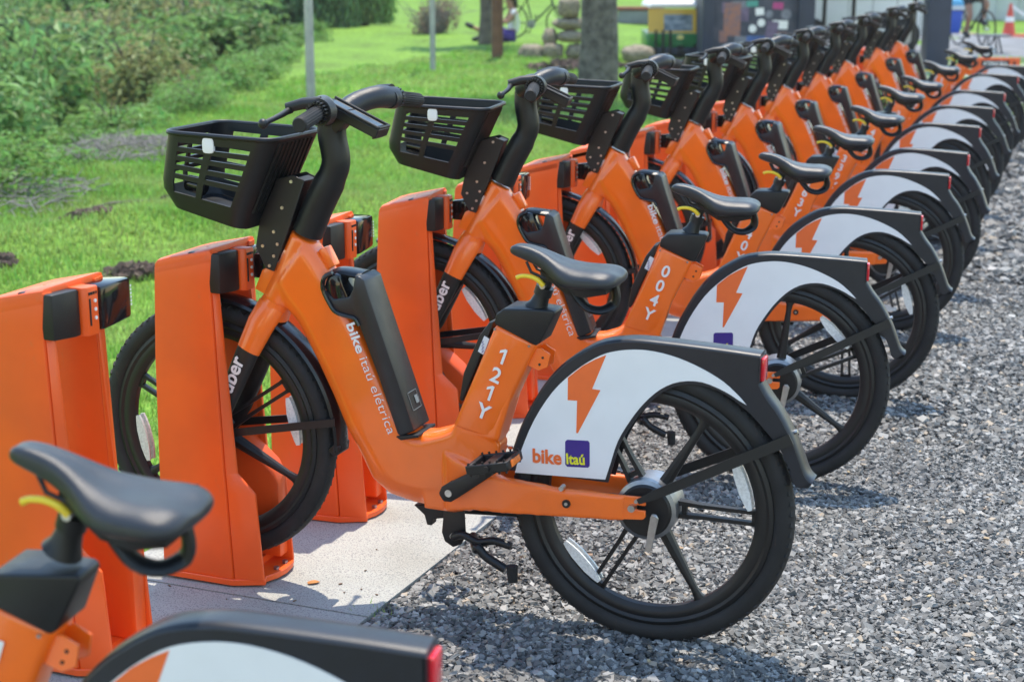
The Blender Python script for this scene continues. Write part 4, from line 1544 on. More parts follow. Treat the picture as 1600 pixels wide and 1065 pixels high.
BARK_GREY = mat('grey_bark', (0.155, 0.14, 0.12), 0.9, noise=0.65, nscale=9, bump=1.0, bscale=22, bdist=0.02)
TWIG = mat('dry_twig', (0.26, 0.235, 0.22), 0.9, noise=0.4, nscale=8)


def stems(n, h, r, seed, m=BARK):
    rg = random.Random(seed)
    q = MB()
    for k in range(n):
        a = rg.uniform(0, 6.28)
        l = h * rg.uniform(0.6, 1.0)
        sp = rg.uniform(0.15, 0.55) * h
        p = [Vector((0.05 * math.cos(a), 0.05 * math.sin(a), -0.05)), Vector((math.cos(a) * sp * 0.4, math.sin(a) * sp * 0.4, l * 0.5)), Vector((math.cos(a + 0.3) * sp, math.sin(a + 0.3) * sp, l))]
        q.tube(p, [r, r * 0.7, r * 0.3], 5)
    return q.mesh('stems', m)


SHRUBS = {}
for kind, n, leaf, lumps in (('green', 2300, 0.115, 10), ('light', 2400, 0.100, 10), ('olive', 2600, 0.085, 12), ('dark', 2300, 0.125, 9), ('cover', 1700, 0.105, 11)):
    for v in range(2):
        V, F = leaf_cloud(n, (1.0, 1.0, 1.0), leaf, hash((n, v)) % 1000 + v * 17 + len(kind), lumps)
        SHRUBS[kind, v] = (np_mesh('foliage', V, F, LEAF[kind]), stems(7, 0.8, 0.02, v))
SH_LAB = {'green': 'leafy mid green shrub in the thicket beyond the lawn on the left',
          'light': 'fresh light green shrub in the thicket beyond the lawn on the left',
          'olive': 'yellowish olive shrub in the thicket beyond the lawn on the left',
          'dark': 'dark green dense shrub in the thicket beyond the lawn on the left',
          'cover': 'low bright green ground cover plant at the lawn edge on the left'}


def shrub(kind, x, y, r, h, z=None):
    f, st = SHRUBS[kind, random.randint(0, 1)]
    o = thing('shrub' if kind != 'cover' else 'low_plant', SH_LAB[kind], 'shrub' if kind != 'cover' else 'plant',
              (x, y, (lawn_z(x, y) if z is None else z) - 0.03), random.uniform(0, 6.28), SH_LAB[kind].replace('shrub', 'shrubs').replace('plant', 'plants'))
    o.scale = (r, r, h)
    link('foliage', f, o)
    link('stem', st, o)
    return o


rs = random.Random(3)
for k in range(34):                                         # low fringe
    y = 11.2 + 21 * (k / 34) ** 1.15
    r_ = rs.uniform(0.45, 0.8)
    x = edge_x(y) - r_ - rs.uniform(0.0, 0.5)
    if 12.2 < y < 14.0 and x > -4.6:
        continue
    shrub('cover', x, y + rs.uniform(-0.2, 0.2), r_, rs.uniform(0.22, 0.45))
for k in range(78):                                         # the thicket behind it
    t = (k + rs.random()) / 78
    y = 13.2 + 25 * t ** 1.1
    dx = rs.uniform(1.9, 1.9 + 1.2 + y * 0.24)
    x = edge_x(y) - dx
    if x < -(y * 0.36 + 1.2):
        continue
    kind = rs.choices(['green', 'light', 'olive', 'dark'], [5, 3, 4 if x < -0.22 * y else 1.5, 2.0])[0]
    sc = 0.75 + 0.028 * y
    shrub(kind, x, y, sc * rs.uniform(0.75, 1.2), sc * rs.uniform(0.8, 1.25) * min(1.0, 0.5 + 0.25 * dx))
for k in range(26):                                         # behind, up to the top of the frame
    y = rs.uniform(30, 46)
    x = rs.uniform(-17, -5.2)
    shrub(rs.choice(['green', 'olive', 'dark', 'light']), x, y, rs.uniform(1.6, 2.4), rs.uniform(2.6, 3.6))

# dense dark trees at the head of the lawn and a far belt of trees
TREE_F = []
for v in range(3):
    V, F = leaf_cloud(5200, (1, 1, 1), 0.085, 50 + v, 16)
    TREE_F.append((V, F))
TREE_ME = {(v, k): np_mesh('crown', V, F, LEAF[k]) for v, (V, F) in enumerate(TREE_F) for k in ('dark', 'green')}


def tree(x, y, r, h, trunk_h, trunk_r, kind, label, bark=BARK, group=None, lean=0.0, v=0, crown=True):
    z = lawn_z(x, y)
    t = thing('tree', label, 'tree', (x, y, z - 0.05), random.uniform(0, 6.28) if not lean else 0, group)
    q = MB()
    n = 8
    pts = [Vector((lean * k / n * trunk_h + 0.03 * math.sin(k * 1.3), 0.03 * math.cos(k * 1.7), trunk_h * k / n)) for k in range(n + 1)]
    q.tube(pts, [trunk_r * (1.18 if k == 0 else 1.05 if k == 1 else 1.0) * (1 - 0.025 * k) for k in range(n + 1)], 18)
    tk = q.build('trunk', bark, t)
    q = MB()
    for k in range(5):
        a = k * 1.2566 + 0.4
        p = pts[-1]
        q.tube([p + Vector((0, 0, -0.2)), p + Vector((math.cos(a) * r * 0.3, math.sin(a) * r * 0.3, h * 0.25)), p + Vector((math.cos(a) * r * 0.6, math.sin(a) * r * 0.6, h * 0.55))], [trunk_r * 0.5, trunk_r * 0.33, trunk_r * 0.12], 8)
    q.build('limb', bark, tk)
    c = link('crown', TREE_ME[v, kind], t)
    c.location = (pts[-1].x, 0, trunk_h * 0.92)
    c.scale = (r, r, h)
    return t


G_D = 'dark trees at the head of the lawn'
for i, (x, y, r, h) in enumerate(((-3.55, 37.5, 0.95, 2.8), (-4.7, 36.0, 1.15, 3.0), (-6.1, 39.0, 1.5, 3.8))):
    tree(x, y, r, h, 0.12, 0.14, 'green' if i != 1 else 'dark', ['dark green low tree at the head of the lawn behind the dry bush', 'dark green low tree rising behind the thicket top', 'dark green low tree farthest back above the thicket'][i], group=G_D, v=i)
for k in range(12):
    tree(-26 + k * 5.4 + rs.uniform(-1, 1), 62 + rs.uniform(0, 8), rs.uniform(2.8, 3.8), rs.uniform(5, 7), 0.6, 0.2, 'green' if k % 2 else 'dark',
         'far tree in the belt beyond the lawn', group='far belt of trees beyond the lawn', v=k % 3)

# dry grey branches and bare soil at the lawn edge


def twig_pile(x, y, rx, ry, h, n, label):
    rg = random.Random(int(x * 100))
    q = MB()
    for k in range(n):
        a, rr_ = rg.uniform(0, 6.28), math.sqrt(rg.random())
        px, py = x + rx * rr_ * math.cos(a), y + ry * rr_ * math.sin(a)
        p = Vector((px, py, lawn_z(px, py) + rg.uniform(0, h) * (1 - rr_ * 0.7)))
        d = Vector((rg.uniform(-1, 1), rg.uniform(-1, 1), rg.uniform(-0.35, 0.45))).normalized() * rg.uniform(0.04, 0.17)
        q.tube([p - d, p + d * 0.2 + Vector((0, 0, 0.01)), p + d], [0.005, 0.004, 0.002], 4)
    o = stuff(q.build('dry_branches', TWIG))
    o['label'] = label


twig_pile(-3.75, 11.0, 0.80, 0.65, 0.13, 330, 'grey heap of dry branches at the far left edge of the lawn')
twig_pile(-3.35, 13.2, 0.55, 0.75, 0.16, 330, 'grey heap of dry branches between the ground cover plants')
SOIL = mat('bare_soil', (0.10, 0.068, 0.05), 0.95, island=0.4, noise=0.5, nscale=9, bump=0.8, bscale=30)


def soil(x, y, rx, ry, rot, n=260):
    """heap of clods showing through the grass"""
    a = NPR.uniform(0, 6.283, n)
    f = NPR.uniform(0, 1, n) ** 0.6 * NPR.uniform(0.6, 1.15, n)
    u, v = rx * f * np.cos(a), ry * f * np.sin(a)
    X, Y = x + u * math.cos(rot) - v * math.sin(rot), y + u * math.sin(rot) + v * math.cos(rot)
    b = np.array([(sx, sy, sz_) for sx in (-1, 1) for sy in (-1, 1) for sz_ in (-1, 1)], float) * NPR.uniform(0.6, 1.1, (8, 3))
    fc = np.array([(0, 1, 3, 2), (4, 6, 7, 5), (0, 4, 5, 1), (2, 3, 7, 6), (0, 2, 6, 4), (1, 5, 7, 3)])
    S = NPR.uniform(0.012, 0.040, (n, 3)) * (0.6 + 0.4 * rx / 0.4)
    P = np.stack([X, Y, LZ(X, Y) + 0.004 + 0.03 * np.clip(1 - f, 0, 1)], 1)
    V, F = scatter_mesh('s', None, b, fc, P, S, rand_rot(n, 0.9))
    stuff(link('soil_patch', np_mesh('soil_patch', V, F, SOIL)))['label'] = 'dark clods of bare soil showing through the lawn'


soil(-2.60, 9.25, 0.20, 0.16, 0.75, 150)
soil(-2.35, 10.9, 0.12, 0.28, -0.3, 110)
soil(-2.0, 7.95, 0.14, 0.09, 0.4, 90)
soil(-1.45, 7.4, 0.16, 0.07, 0.9, 60)
soil(-2.75, 8.1, 0.10, 0.16, 0.2, 60)
soil(1.5, 23.5, 1.3, 0.5, 0.2, 500)
q = MB()
q.tube([(-3.0, 10.35, lawn_z(-3.0, 10.35) + 0.02), (-2.75, 10.5, lawn_z(-2.75, 10.5) + 0.03), (-2.5, 10.6, lawn_z(-2.5, 10.6) + 0.02)], [0.012, 0.014, 0.008], 7)
tag(q.build('fallen_branch', BARK), 'brown broken branch lying on the lawn at the left', 'branch')

# lawn trees, posts and what stands round them
tree(1.02, 18.81, 1.9, 2.6, 5.2, 0.222, 'green', 'thick grey trunk of the tree standing behind the row of handlebars', BARK_GREY, lean=-0.012, v=1)
tree(-0.53, 29.46, 1.5, 2.4, 4.6, 0.115, 'dark', 'slim dark tree trunk just left of the brown post on the lawn', BARK, lean=0.004, v=2)
WOOD = mat('brown_post_wood', (0.175, 0.085, 0.05), 0.85, noise=0.35, nscale=6, bump=0.5, bscale=30)
q = MB()
q.tube([(0, 0, -0.1), (0.0, 0, 1.4), (0.02, 0, 2.6)], [0.095, 0.092, 0.088], 12)
pt = q.build('wooden_post', WOOD)
pt.location = (-0.25, 25.34, gz(25))
tag(pt, 'round brown wooden post on the lawn in front of the seated person', 'post')
GALV = mat('galvanised_steel', (0.36, 0.38, 0.39), 0.5, metal=0.6, noise=0.2, nscale=9)
for x, y, lb in ((-1.87, 14.41, 'grey metal pole behind the nearest handlebar'), (-1.16, 22.67, 'thin grey metal pole in front of the dry bush')):
    t = thing('metal_pole', lb, 'pole', (x, y, lawn_z(x, y) - 0.02), 0, 'grey metal poles on the lawn')
    MB().tube([(0, 0, -0.2), (0, 0, 4.4)], 0.042, 16).build('pole', GALV, t)
    MB().tube([(0, 0, 0.0), (0, 0, 0.05), (0, 0, 0.06)], [0.075, 0.07, 0.045], 16).build('collar', GALV, t)

V, F = leaf_cloud(1500, (0.72, 0.5, 0.85), 0.075, 91, 9)
t = thing('dry_bush', 'brown dried bush on the lawn behind the thin grey pole', 'bush', (-1.66, 33.1, gz(30) - 0.03))
link('foliage', np_mesh('foliage', V, F, LEAF['dry']), t)
q = MB()
for k in range(70):
    a = rs.uniform(0, 6.28)
    e = rs.uniform(0.2, 1.25)
    q.tube([(0.1 * math.cos(a), 0.1 * math.sin(a), 0), (0.4 * e * math.cos(a), 0.35 * e * math.sin(a), rs.uniform(0.2, 0.5)), (0.75 * e * math.cos(a + .2), 0.55 * e * math.sin(a + .2), rs.uniform(0.3, 0.95))], [0.014, 0.009, 0.004], 4)
q.build('stem', TWIG, t)

ROCK = mat('sandstone', (0.33, 0.28, 0.20), 0.9, noise=0.55, nscale=4, bump=1.0, bscale=11, bdist=0.02)


def rock(c, s, seed, label, rot=0.0, group='stones piled by the tree'):
    bm = bmesh.new()
    bmesh.ops.create_icosphere(bm, subdivisions=3, radius=1)
    rg = random.Random(seed)
    ph = [rg.uniform(0, 6.28) for _ in range(9)]
    for v in bm.verts:
        p = v.co
        k = 1 + 0.10 * math.sin(p.x * 2.3 + ph[0]) + 0.10 * math.sin(p.y * 2.7 + ph[1]) + 0.08 * math.sin(p.z * 3.1 + ph[2]) + 0.07 * math.sin(p.x * 6 + p.z * 5 + ph[3]) + 0.06 * math.sin(p.y * 9 + p.x * 4 + ph[4]) * math.cos(p.z * 8 + ph[5])
        p = p * k
        m_ = max(abs(p.x), abs(p.y), abs(p.z))
        v.co = p * (0.72 + 0.28 / max(m_, 0.5))
    me = bpy.data.meshes.new('stone')
    bm.to_mesh(me)
    bm.free()
    me.materials.append(ROCK)
    me.polygons.foreach_set('use_smooth', [True] * len(me.polygons))
    o = link('stone', me)
    o.location = c
    o.scale = s
    o.rotation_euler = (0, 0, rot)
    return tag(o, label, 'stone', group)


g0 = gz(25)
PX = 25.5 / 2409                                            # metres per pixel of the photograph at that distance
rock((0.90, 25.5, g0 + 0.82), (0.205, 0.20, 0.165), 1, 'round boulder on top of the stone pile')
rock((0.90, 25.5, g0 + 0.555), (0.265, 0.22, 0.105), 2, 'broad flat stone under the round top boulder of the pile')
rock((0.95, 25.5, g0 + 0.365), (0.245, 0.24, 0.10), 3, 'flat stone in the middle right of the pile')
rock((0.60, 25.5, g0 + 0.35), (0.12, 0.16, 0.14), 4, 'small upright stone at the middle left of the pile')
rock((0.66, 25.4, g0 + 0.13), (0.19, 0.2, 0.14), 5, 'lower left stone at the foot of the pile')
rock((1.02, 25.4, g0 + 0.13), (0.17, 0.2, 0.14), 6, 'lower right stone at the foot of the pile')
rock((0.31, 25.4, g0 + 0.10), (0.22, 0.2, 0.125), 7, 'reddish stone lying left of the stone pile')
rock((1.98, 24.7, g0 + 0.12), (0.27, 0.22, 0.15), 8, 'rounded stone lying right of the thick tree trunk')


# ------------------------------------------------------------------ people and bicycles
SKIN = mat('skin', (0.36, 0.185, 0.115), 0.55, noise=0.1, nscale=8)
CLOTH_W = mat('white_cotton', (0.72, 0.72, 0.72), 0.9, noise=0.08)
CLOTH_P = mat('violet_cotton', (0.085, 0.05, 0.26), 0.9, noise=0.15)
CLOTH_K = mat('black_cotton', (0.018, 0.02, 0.024), 0.9, noise=0.2)
CLOTH_B = mat('blue_grey_cotton', (0.13, 0.17, 0.25), 0.9, noise=0.15)
HAIR = mat('dark_hair', (0.02, 0.014, 0.01), 0.5, noise=0.3, nscale=20)
SHOE = mat('dark_shoe', (0.02, 0.02, 0.022), 0.6, noise=0.2)


def skin_body(name, joints, edges, radii, m, levels=2, parent=None, root=0):
    me = bpy.data.meshes.new(name)
    me.from_pydata([Vector(j) for j in joints], edges, [])
    me.update()
    o = bpy.data.objects.new('tmp_skin', me)
    COL.objects.link(o)
    md = o.modifiers.new('s', 'SKIN')
    md.use_smooth_shade = True
    for i, r in enumerate(radii):
        sv = me.skin_vertices[0].data[i]
        sv.radius = (r, r) if not hasattr(r, '__len__') else r
        sv.use_root = i == root
    o.modifiers.new('d', 'SUBSURF').levels = levels
    dg = bpy.context.evaluated_depsgraph_get()
    out = bpy.data.meshes.new_from_object(o.evaluated_get(dg))
    bpy.data.objects.remove(o)
    out.name = name
    out.materials.clear()
    out.materials.append(m)
    return link(name, out, parent)


def person(label, loc, rz, J, top_m, bottom_m, leg_cover, sleeve, hair_r=0.108, long_hair=False):
    """J: joint positions; body is one skinned mesh, clothes follow the same joints a little wider"""
    t = thing('person', label, 'person', loc, rz)
    names = ['pelvis', 'waist', 'chest', 'neck', 'head', 'head_top', 'sh_l', 'el_l', 'wr_l', 'hand_l', 'sh_r', 'el_r', 'wr_r', 'hand_r', 'hip_l', 'knee_l', 'ank_l', 'toe_l', 'hip_r', 'knee_r', 'ank_r', 'toe_r']
    rad = dict(pelvis=(0.135, 0.105), waist=(0.12, 0.092), chest=(0.145, 0.10), neck=0.052, head=(0.078, 0.092), head_top=(0.06, 0.07), sh=0.056, el=0.041, wr=0.03, hand=0.03, hip=0.088, knee=0.057, ank=0.037, toe=0.034)
    E_ = [('pelvis', 'waist'), ('waist', 'chest'), ('chest', 'neck'), ('neck', 'head'), ('head', 'head_top')]
    for s in 'lr':
        E_ += [('chest', 'sh_' + s), ('sh_' + s, 'el_' + s), ('el_' + s, 'wr_' + s), ('wr_' + s, 'hand_' + s), ('pelvis', 'hip_' + s), ('hip_' + s, 'knee_' + s), ('knee_' + s, 'ank_' + s), ('ank_' + s, 'toe_' + s)]
    ix = {n: i for i, n in enumerate(names)}
    skin_body('body', [J[n] for n in names], [(ix[a], ix[b]) for a, b in E_], [rad.get(n, rad.get(n[:-2])) for n in names], SKIN, 2, t)

    def clothe(name, ns, es, add, m, cut=None):
        i2 = {n: i for i, n in enumerate(ns)}
        P = [Vector(J[n]) for n in ns]
        if cut:
            for n, (a, f) in cut.items():
                P[i2[n]] = Vector(J[a]).lerp(Vector(J[n]), f)
        rr_ = []
        for n in ns:
            r = rad.get(n, rad.get(n[:-2]))
            rr_.append(tuple(x + add for x in r) if hasattr(r, '__len__') else r + add)
        skin_body(name, P, [(i2[a], i2[b]) for a, b in es], rr_, m, 2, t)
    ns = ['pelvis', 'waist', 'chest', 'sh_l', 'el_l', 'sh_r', 'el_r']
    clothe('shirt', ns, [('pelvis', 'waist'), ('waist', 'chest'), ('chest', 'sh_l'), ('sh_l', 'el_l'), ('chest', 'sh_r'), ('sh_r', 'el_r')], 0.016, top_m, {'el_l': ('sh_l', sleeve), 'el_r': ('sh_r', sleeve)})
    ns = ['pelvis', 'hip_l', 'knee_l', 'hip_r', 'knee_r']
    clothe('shorts', ns, [('pelvis', 'hip_l'), ('hip_l', 'knee_l'), ('pelvis', 'hip_r'), ('hip_r', 'knee_r')], 0.020, bottom_m, {'knee_l': ('hip_l', leg_cover), 'knee_r': ('hip_r', leg_cover)})
    for s in 'lr':
        a, b = Vector(J['ank_' + s]), Vector(J['toe_' + s])
        q = MB()
        d = (b - a)
        q.tube([a + Vector((0, 0, 0.02)) - d * 0.25, a.lerp(b, 0.4), b, b + d * 0.2], [0.048, 0.05, 0.042, 0.02], 12)
        q.build('shoe', SHOE, t)
    hd, ht = Vector(J['head']), Vector(J['head_top'])
    q = MB()
    c = hd.lerp(ht, 0.75)
    f = Vector(J['face'])
    q.ball(c - f * 0.022 + Vector((0, 0, 0.02)), hair_r, (0.9, 1.0, 0.95), 3)
    if long_hair:
        q.tube([c - f * 0.06, c - f * 0.10 + Vector((0, 0, -0.12)), c - f * 0.11 + Vector((0, 0, -0.26))], [0.085, 0.075, 0.03], 12)
    q.build('hair', HAIR, t)
    q = MB()
    side = f.cross(Vector((0, 0, 1)))
    q.tube([hd + f * 0.085 + Vector((0, 0, 0.045)), hd + f * 0.112 + Vector((0, 0, 0.008)), hd + f * 0.09 + Vector((0, 0, 0.0))], [0.008, 0.014, 0.010], 8)
    q.build('nose', SKIN, t)
    for s in (-1, 1):
        q = MB()
        q.ball(hd + f * 0.088 + side * (s * 0.033) + Vector((0, 0, 0.045)), 0.011)
        q.build('eye', HAIR, t)
    for s in 'lr':                                         # fingers and thumb
        h_ = Vector(J['hand_' + s])
        d = (h_ - Vector(J['wr_' + s])).normalized()
        sd_ = d.cross(Vector((0.3, 0.2, 1))).normalized()
        q = MB()
        for k in range(4):
            b0 = h_ + sd_ * ((k - 1.5) * 0.017) + d * 0.015
            q.tube([b0, b0 + d * 0.035, b0 + d * (0.06 - 0.005 * abs(k - 1.5)) + Vector((0, 0, -0.015))], [0.009, 0.0085, 0.006], 6)
        q.tube([h_ + sd_ * 0.025 - d * 0.02, h_ + sd_ * 0.045 + d * 0.01, h_ + sd_ * 0.048 + d * 0.03], [0.010, 0.009, 0.007], 6)
        q.build('hand', SKIN, t)
    return t


person('person with dark hair in white top and violet shorts sitting on the lawn', (-0.02, 30.3, gz(30)), R(8), {
    'pelvis': (0, 0, 0.13), 'waist': (0.05, 0.02, 0.30), 'chest': (0.03, 0.0, 0.50), 'neck': (-0.01, -0.01, 0.66), 'head': (-0.05, -0.02, 0.75), 'head_top': (-0.05, -0.02, 0.88), 'face': (-0.96, -0.28, -0.05),
    'sh_l': (0.02, 0.17, 0.57), 'el_l': (-0.12, 0.24, 0.36), 'wr_l': (-0.32, 0.18, 0.38), 'hand_l': (-0.38, 0.15, 0.40),
    'sh_r': (0.02, -0.17, 0.57), 'el_r': (-0.12, -0.24, 0.38), 'wr_r': (-0.30, -0.16, 0.46), 'hand_r': (-0.36, -0.13, 0.48),
    'hip_l': (-0.06, 0.09, 0.12), 'knee_l': (-0.40, 0.16, 0.36), 'ank_l': (-0.62, 0.13, 0.07), 'toe_l': (-0.74, 0.13, 0.05),
    'hip_r': (-0.06, -0.09, 0.12), 'knee_r': (-0.42, -0.14, 0.16), 'ank_r': (-0.80, -0.16, 0.30), 'toe_r': (-0.90, -0.17, 0.36)},
    CLOTH_W, CLOTH_P, 0.75, 0.35, long_hair=True)

CY = (8.55, 28.9)
person('cyclist in black shorts riding a dark bicycle along the path by the blue bin', (CY[0], CY[1] + 0.35, gz(30)), R(12), {
    'pelvis': (0, 0.15, 0.96), 'waist': (0, 0.08, 1.12), 'chest': (0, -0.06, 1.32), 'neck': (0, -0.13, 1.50), 'head': (0, -0.17, 1.58), 'head_top': (0, -0.17, 1.71), 'face': (0.0, -1.0, -0.1),
    'sh_l': (0.18, -0.09, 1.40), 'el_l': (0.27, -0.26, 1.18), 'wr_l': (0.24, -0.46, 1.07), 'hand_l': (0.23, -0.53, 1.05),
    'sh_r': (-0.18, -0.09, 1.40), 'el_r': (-0.27, -0.26, 1.18), 'wr_r': (-0.24, -0.46, 1.07), 'hand_r': (-0.23, -0.53, 1.05),
    'hip_l': (0.10, 0.10, 0.93), 'knee_l': (0.13, -0.26, 0.80), 'ank_l': (0.13, -0.10, 0.46), 'toe_l': (0.13, -0.24, 0.42),
    'hip_r': (-0.10, 0.10, 0.93), 'knee_r': (-0.15, -0.16, 0.58), 'ank_r': (-0.15, -0.02, 0.24), 'toe_r': (-0.15, -0.16, 0.20)},
    CLOTH_B, CLOTH_K, 0.62, 0.45)


def bicycle(label, loc, rz, frame_m):
    """simple diamond-frame bicycle, front towards -y"""
    t = thing('bicycle', label, 'bicycle', loc, rz)
    for y in (-0.53, 0.53):
        q = MB()
        rows = []
        for k in range(36):
            a = 2 * math.pi * k / 36
            rows.append([(0.017 * math.cos(b), y + (0.32 + 0.017 * math.sin(b)) * math.cos(a), 0.34 + (0.32 + 0.017 * math.sin(b)) * math.sin(a)) for b in [2 * math.pi * j / 8 for j in range(8)]])
        q.loft(rows, closed=True)
        w = q.build('wheel', M['rubber'], t)
        q = MB()
        for k in range(14):
            a = 2 * math.pi * k / 14
            q.tube([(0.02 * (-1) ** k, y, 0.34), (0, y + 0.305 * math.cos(a), 0.34 + 0.305 * math.sin(a))], 0.0016, 4)
        q.tube([(-0.04, y, 0.34), (0.04, y, 0.34)], 0.02, 10)
        q.build('spokes', M['steel'], w)
    q = MB()
    bb, st, hl, hu = (0, 0.10, 0.30), (0, 0.24, 0.82), (0, -0.34, 0.70), (0, -0.30, 0.86)
    for a, b, r in ((bb, st, 0.016), (bb, hl, 0.019), (st, hu, 0.015), (hl, hu, 0.021)):
        q.tube([a, b], r, 10)
    for s in (-1, 1):
        q.tube([(0, 0.10, 0.30), (s * 0.05, 0.53, 0.34)], 0.009, 8)
        q.tube([(0, 0.23, 0.78), (s * 0.05, 0.53, 0.34)], 0.008, 8)
    q.build('frame', frame_m, t)
    q = MB()
    for s in (-1, 1):
        q.tube([(s * 0.03, -0.345, 0.69), (s * 0.05, -0.45, 0.50), (s * 0.05, -0.53, 0.34)], 0.011, 8)
    q.tube([(-0.05, -0.345, 0.69), (0.05, -0.345, 0.69)], 0.014, 8)
    q.build('fork', frame_m, t)
    q = MB()
    q.tube([(0, -0.30, 0.86), (0, -0.30, 1.0)], 0.014, 8)
    q.tube([(-0.29, -0.22, 1.03), (-0.18, -0.31, 1.02), (0, -0.32, 1.0), (0.18, -0.31, 1.02), (0.29, -0.22, 1.03)], 0.0125, 8)
    q.build('handlebar', M['matte'], t)
    q = MB()
    q.loft([[(w, y, z), (-w, y, z), (-w * 0.6, y, z - 0.05), (w * 0.6, y, z - 0.05)] for y, w, z in ((0.10, 0.02, 0.93), (0.20, 0.03, 0.935), (0.30, 0.075, 0.945), (0.36, 0.06, 0.945))])
    q.bevel(0.008)
    q.tube([(0, 0.24, 0.82), (0, 0.26, 0.91)], 0.013, 8)
    q.build('saddle', M['saddle'], t)
    for s in (-1, 1):
        q = MB()
        q.tube([(s * 0.05, 0.10, 0.30), (s * 0.075, 0.10 - s * 0.03, 0.30 + s * 0.14)], 0.010, 8)
        q.box((s * 0.13, 0.10 - s * 0.03, 0.30 + s * 0.15), (0.09, 0.08, 0.02))
        q.build('pedal', M['matte'], t)
    q = MB()
    q.tube([(-0.052, 0.10, 0.30), (-0.046, 0.10, 0.30)], 0.09, 20)
    q.build('chainring', M['alloy'], t)
    return t


bicycle('dark bicycle ridden by the cyclist in black shorts', (CY[0], CY[1] + 0.35, gz(30)), R(12), M['matte'])
bicycle('dark bicycle parked on the lawn behind the seated person', (0.48, 31.3, gz(30)), R(62), M['matte'])

# ------------------------------------------------------------------ beyond the row
G14 = gz(14)
ASPH = mat('asphalt_path', (0.20, 0.205, 0.215), 0.9, noise=0.3, nscale=2.2, bump=0.4, bscale=120)
PINK = mat('red_kerb_paint', (0.42, 0.22, 0.19), 0.85, noise=0.3, nscale=4)
PADM = mat('pale_paving', (0.40, 0.39, 0.36), 0.9, noise=0.25, nscale=3, bump=0.3, bscale=90)


def patch(name, m, pts, z):
    bm = bmesh.new()
    bm.faces.new([bm.verts.new((x, y, z)) for x, y in pts])
    bmesh.ops.recalc_face_normals(bm, faces=bm.faces[:])
    if bm.faces[:][0].normal.z < 0:
        bmesh.ops.reverse_faces(bm, faces=bm.faces[:])
    me = bpy.data.meshes.new(name)
    bm.to_mesh(me)
    bm.free()
    me.materials.append(m)
    return struct(link(name, me))


patch('paved_forecourt', PADM, [(2.2, 20.6), (5.0, 18.0), (14, 16.5), (22, 23.8), (2.6, 25.2)], G14 + 0.010)
patch('path', ASPH, [(2.6, 25.45), (22, 24.1), (22, 28.2), (11.4, 29.5), (9.6, 34), (8.6, 46), (6.5, 46), (7.2, 33), (2.6, 30.2)], G14 + 0.012)
patch('path_edging', PINK, [(22, 28.25), (22, 28.55), (11.65, 29.8), (9.9, 34.2), (8.95, 46), (8.65, 46), (9.65, 34.1), (11.4, 29.55)], G14 + 0.016)


def box_part(name, m, parent, c, s, bev=0.0, rot=None):
    q = MB()
    q.box(c, s, rot)
    if bev:
        q.bevel(bev)
    return q.build(name, m, parent)


NAVY = mat('navy_paint', (0.022, 0.032, 0.060), 0.5, noise=0.2, nscale=4)
o = thing('column', 'tall dark navy square column behind the far saddles', 'column', (6.25, 23.2, G14))
box_part('shaft', NAVY, o, (0, 0, 2.0), (0.335, 0.335, 4.0), 0.006)
box_part('base_plate', NAVY, o, (0, 0, 0.015), (0.46, 0.46, 0.03), 0.003)

# kiosk with sticker-covered wall
o = thing('kiosk', 'dark kiosk with a sticker covered wall between two navy posts', 'kiosk', (3.74, 24.4, G14))
for x in (-0.72, 0.80):
    box_part('post', NAVY, o, (x, 0, 1.5), (0.17 if x < 0 else 0.25, 0.17, 3.0), 0.005)
PANEL = mat('dark_panel', (0.030, 0.038, 0.060), 0.6, noise=0.5, nscale=6, col2=(0.075, 0.072, 0.095))
pn = box_part('panel', PANEL, o, (0.04, 0.05, 1.6), (1.42, 0.05, 2.7))
box_part('side_panel', PANEL, o, (-0.72, 0.85, 1.5), (0.05, 1.5, 2.9))
box_part('side_panel', PANEL, o, (0.80, 0.85, 1.5), (0.05, 1.5, 2.9))
box_part('roof', NAVY, o, (0.04, 0.8, 3.03), (1.9, 2.0, 0.06), 0.01)
ST = {'w': M['print_white'], 'o': mat('sticker_orange', (0.34, 0.14, 0.09), 0.6, noise=0.5, nscale=18, col2=(0.16, 0.12, 0.14)), 'p': mat('sticker_pink', (0.45, 0.05, 0.20), 0.5, noise=0.2),
      't': mat('sticker_teal', (0.07, 0.32, 0.26), 0.5, noise=0.2), 'g': mat('sticker_grey', (0.20, 0.21, 0.25), 0.5, noise=0.4, nscale=20), 'b': mat('sticker_blue', (0.05, 0.12, 0.35), 0.5, noise=0.4, nscale=20), 'v': mat('sticker_violet', (0.17, 0.12, 0.20), 0.6, noise=0.4, nscale=14)}
K = 24.4 / 2409
rk = random.Random(5)
LST = [(1170, 40, 12, 12, 'w', 1), (1183, 31, 12, 12, 'w', 1), (1212, 34, 24, 13, 'w', 0), (1138, 26, 26, 50, 'o', 0), (1208, 5, 16, 10, 'p', 0), (1168, 2, 18, 9, 't', 0), (1221, 18, 16, 14, 'g', 1), (1147, 4, 22, 12, 'g', 0), (1180, 57, 40, 12, 'b', 0), (1200, 42, 18, 26, 'v', 0),
       (1180, 14, 13, 11, 'w', 0), (1157, 18, 12, 22, 'v', 0), (1125, 52, 12, 18, 'o', 0), (1152, 58, 18, 14, 'g', 0), (1215, 55, 18, 18, 'o', 0), (1195, 18, 12, 10, 'g', 1), (1128, 8, 12, 16, 'v', 0), (1165, 70, 30, 10, 'v', 0)]
for k in range(22):
    LST.append((rk.uniform(1120, 1226), rk.uniform(-110, -8), rk.uniform(9, 24), rk.uniform(9, 20), rk.choice('wogvbtp'), rk.random() < 0.3))
